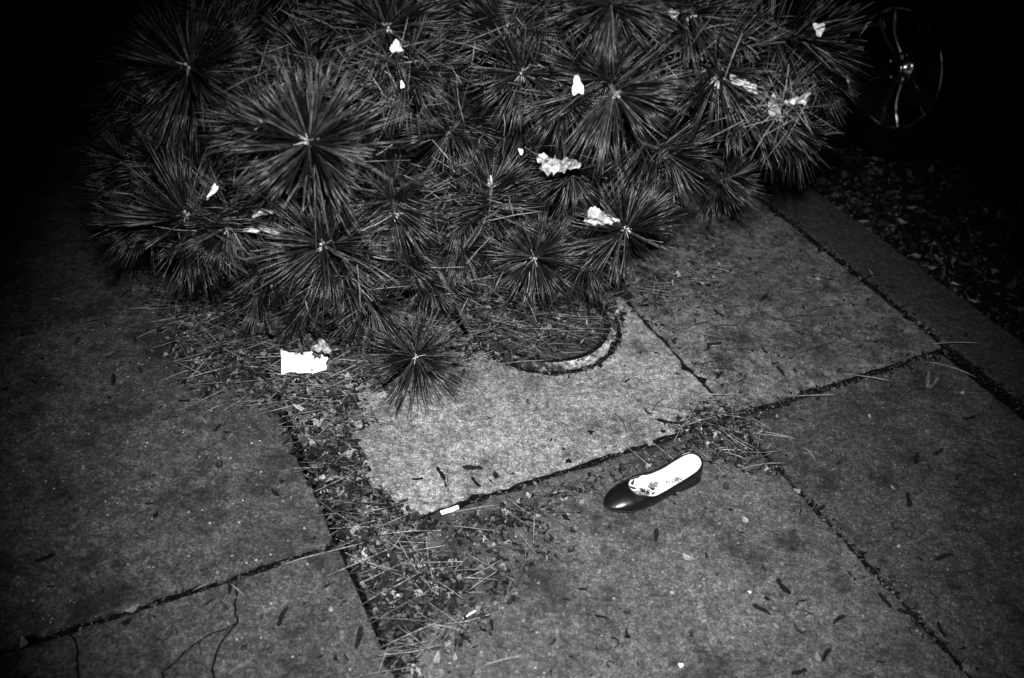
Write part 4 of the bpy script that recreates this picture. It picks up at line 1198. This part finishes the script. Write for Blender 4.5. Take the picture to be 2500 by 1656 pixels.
# gutter and road leaves
P = []
for _ in range(8000):
    n_ = 2.10 + abs(random.gauss(0, 0.42)); u_ = random.uniform(-0.2, 4.0)
    p = nu(n_, u_); P.append((p.x, p.y, -0.122 + random.random() * 0.05 * math.exp(-(n_ - 2.1) / 0.12)))
P = np.array(P); V, T, t = leaf_cloud(P, 0.010 + 0.026 * RNG.random(len(P)) ** 1.6, RNG.random(len(P)), 0.38)
o = link('gutter_leaves', npmesh('gutter_leaves', V, T, t), M['road_litter']); tag(o, 'dark leaves littering the gutter and road beyond the kerb', 'leaf litter', kind='stuff')
for i, (px, py, s_) in enumerate(((2236, 628, 1.5), (2272, 655, 1.4), (2105, 545, 1.3), (2200, 545, 1.6), (2345, 370, 1.0), (2330, 697, 1.0), (2375, 738, 1.1), (2222, 510, 1.2))):
    p = at(px, py, -0.095 if i != 4 else -0.12)
    place('gutter_leaf', LEAVES[(i * 3) % 8], p, random.uniform(-.3, .3), 'pale leaf lying in the gutter below the kerb' if i != 4 else 'lone pale leaf on the bare road under the car', 'leaf', 'pale leaves in the gutter' if i != 4 else None, scale=s_)

# ------------------------------------------------------------------ parked car, only one wheel in view
WR, RR = 0.315, 0.212
hubc = at(2168, 172, WR - 0.125)
n_w, u_w = hubc.dot(ND), hubc.dot(UD)
car = empty('parked_car', nu(n_w, u_w, -0.125)); tag(car, 'dark parked car with spoked alloy wheel beyond the kerb', 'car')
# local axes of the car: +X = along UD, +Y = towards the kerb (-ND), Z up
car.rotation_euler = (0, 0, math.atan2(UD.y, UD.x))


def revolve(prof, seg=64, closed=False):
    V, Fc = [], []; m = len(prof)
    for i in range(seg):
        a = 2 * math.pi * i / seg
        for r, y in prof: V.append((r * math.cos(a), y, r * math.sin(a)))
    for i in range(seg):
        j = (i + 1) % seg
        for k in range(m - 1): Fc.append((i * m + k, i * m + k + 1, j * m + k + 1, j * m + k))
    return V, Fc


tyre_p = [(RR + .002, -.19), (RR + .02, -.205), (WR - .035, -.21), (WR - .008, -.195), (WR, -.16), (WR, -.05), (WR - .008, -.015), (WR - .035, 0.002), (RR + .03, 0.0), (RR + .012, -.008), (RR + .002, -.014)]
TY = mesh('tyre', *revolve(tyre_p, 96), True)
lip_p = [(RR - .020, -.030), (RR - .010, -.012), (RR - .002, -.006), (RR + .006, -.010), (RR + .007, -.020)]
bar_p = [(RR + .002, -.20), (RR - .015, -.19), (RR - .022, -.10), (RR - .018, -.03)]
LIP = mesh('rim_lip', *revolve(lip_p, 96), True); BAR = mesh('barrel', *revolve(bar_p, 64), True)
disc_p = [(0.03, -.10), (0.135, -.10), (0.14, -.11), (0.14, -.125)]; DISC = mesh('brake_disc', *revolve(disc_p, 48), True)
hub_p = [(0.0005, -.030), (0.022, -.030), (0.028, -.034), (0.030, -.045), (0.052, -.050), (0.060, -.062), (0.060, -.09)]; HUB = mesh('hub_cap', *revolve(hub_p, 40), True)


def spoke_mesh():
    V, Fc = [], []; n = 9
    for i in range(n):
        t = i / (n - 1); r = 0.045 + (RR - 0.020 - 0.045) * t
        w = 0.018 - 0.008 * math.sin(math.pi * min(1, t * 1.1)) + 0.010 * t ** 3; y = -0.052 + 0.010 * math.sin(math.pi * t) + 0.016 * t * t
        for x, yy in ((-w, y - .022), (-w * .92, y - .004), (-w * .55, y), (w * .55, y), (w * .92, y - .004), (w, y - .022)): V.append((x, yy, -r))
    for i in range(n - 1):
        for j in range(5): a = i * 6 + j; Fc.append((a, a + 1, a + 7, a + 6))
    return mesh('spoke', V, Fc, True)


SPK = spoke_mesh()
SPK_UNLIT = SPK.copy(); SPK_UNLIT.materials.append(M['alloy_dark'])  # unlit look put into the colour: these spokes are darkened to catch no glint
LUG = mesh('wheel_nut', *revolve([(0.0005, 0.012), (0.006, 0.011), (0.0085, 0.006), (0.009, -0.008)], 8), True)
for me, mt in ((TY, 'tyre'), (LIP, 'alloy'), (BAR, 'alloy_dark'), (DISC, 'alloy_dark'), (HUB, 'alloy'), (SPK, 'alloy'), (LUG, 'alloy')): me.materials.append(M[mt])


def wheel(x, y, side, full=True):
    w = empty('wheel'); w.parent = car; w.location = (x, y, WR); w.rotation_euler = (0, random.uniform(0, 1) * 0 + 0.12, 0 if side > 0 else math.pi)
    for nm, me in (('tyre', TY), ('rim_lip', LIP), ('barrel', BAR), ('brake_disc', DISC), ('hub_cap', HUB)):
        o = bpy.data.objects.new(nm, me); COL.objects.link(o); o.parent = w
    for k in range(5):
        for d in (-0.19, 0.19):
            o = bpy.data.objects.new('spoke', SPK if d > 0 or k % 2 else SPK_UNLIT); COL.objects.link(o); o.parent = w; o.rotation_euler = (0, k * 2 * math.pi / 5 + d, 0)
        a = k * 2 * math.pi / 5 + 0.63
        o = bpy.data.objects.new('wheel_nut', LUG); COL.objects.link(o); o.parent = w; o.location = (0.043 * math.sin(a), -0.052, -0.043 * math.cos(a))
    return w


CW = 1.50; WB = 2.60
for x in (0, WB):
    wheel(x, 0.0, 1); wheel(x, -CW, -1)
# body shell: side outline with wheel arches, extruded and rounded at the edges
prof = []
def arc(cx, r, a0, a1, n=12):
    return [(cx + r * math.cos(a0 + (a1 - a0) * i / n), WR + r * math.sin(a0 + (a1 - a0) * i / n)) for i in range(n + 1)]
prof += [(-0.86, 0.30), (-0.74, 0.22)] + [(-0.38, 0.20)] + arc(0, 0.37, math.pi + .2, -.2)[1:-1] + [(0.40, 0.19), (WB - 0.40, 0.19)] + arc(WB, 0.37, math.pi + .2, -.2)[1:-1] + [(WB + 0.40, 0.21), (WB + 0.78, 0.24), (WB + 0.92, 0.34), (WB + 0.93, 0.60), (WB + 0.86, 0.84), (WB + 0.55, 0.92)]
prof += [(0.70, 0.94), (0.2, 0.90), (-0.45, 0.82), (-0.80, 0.70), (-0.90, 0.50)]
ys = [(0.02 - 0.04, 0.965), (0.03, 0.99), (0.035, 1.0), (0.03, 0.99), (-0.02, 0.965)]
V, Fc = [], []; m = len(prof)
for y, s in ((-0.06, .985), (0.012, .997), (0.022, 1.0), (0.022 - CW - 0.044 + 0.0, 1.0), (-CW - 0.012, .997), (-CW + 0.06, .985)):
    pass
lay = [(-0.05, .97), (0.010, .99), (0.022, 1.0), (-CW - 0.022, 1.0), (-CW - 0.010, .99), (-CW + 0.05, .97)]
lay = [(0.022, 1.0), (-0.03, 1.012), (-CW + 0.03, 1.012), (-CW - 0.022, 1.0)]
for y, s in lay:
    for x, z in prof: V.append(((x - WB / 2) * s + WB / 2, y, (z - .5) * (s if z > .5 else 1) + .5))
for k in range(3):
    for i in range(m):
        j = (i + 1) % m; Fc.append((k * m + i, k * m + j, (k + 1) * m + j, (k + 1) * m + i))
Fc.append(tuple(range(m))[::-1]); Fc.append(tuple(3 * m + i for i in range(m)))
body = link('body', mesh('body', V, Fc), M['paint'], car)
cab = [(0.55, 0.93), (1.15, 1.36), (1.55, 1.44), (2.35, 1.42), (2.80, 1.20), (WB + 0.62, 0.92)]
def prism(pr, y0, y1, inset):
    V = []; n = len(pr)
    for y, s in ((y0, 0), (y1, 0)): V += [(x, y + (-(z - .93) * inset if y == y0 else (z - .93) * inset), z) for x, z in pr]
    return V, [tuple(range(n))[::-1], tuple(range(n, 2 * n))] + [(i, (i + 1) % n, n + (i + 1) % n, n + i) for i in range(n)]
link('cabin', mesh('cabin', *prism(cab, -0.04, -CW + 0.04, 0.28)), M['paint'], car)
for pts in ([(0.72, 0.97), (1.18, 1.31), (1.58, 1.38), (1.60, 0.97)], [(1.66, 0.97), (1.65, 1.38), (2.30, 1.36), (2.62, 1.18), (2.75, 0.97)]):
    for y0, y1 in ((-0.026, -0.06), (-CW + 0.026, -CW + 0.06)):
        sgn = 1 if y0 > -0.5 else -1
        V = [(x, (y0 if k == 0 else y1) - sgn * (z - .93) * 0.28, z) for k in (0, 1) for x, z in pts]; n = len(pts)
        link('window', mesh('window', V, [tuple(range(n)), tuple(range(n, 2 * n))[::-1]] + [(i, (i + 1) % n, n + (i + 1) % n, n + i) for i in range(n)]), M['glass'], car)
for y in (-0.12, -CW + 0.12):
    V, Fc = box_vf(-0.875, y, 0.60, 0.05, 0.22, 0.12); link('headlight', mesh('headlight', V, Fc), M['lamp'], car)
    V, Fc = box_vf(WB + 0.935, y, 0.66, 0.05, 0.20, 0.16); link('tail_light', mesh('tail_light', V, Fc), M['lamp'], car)
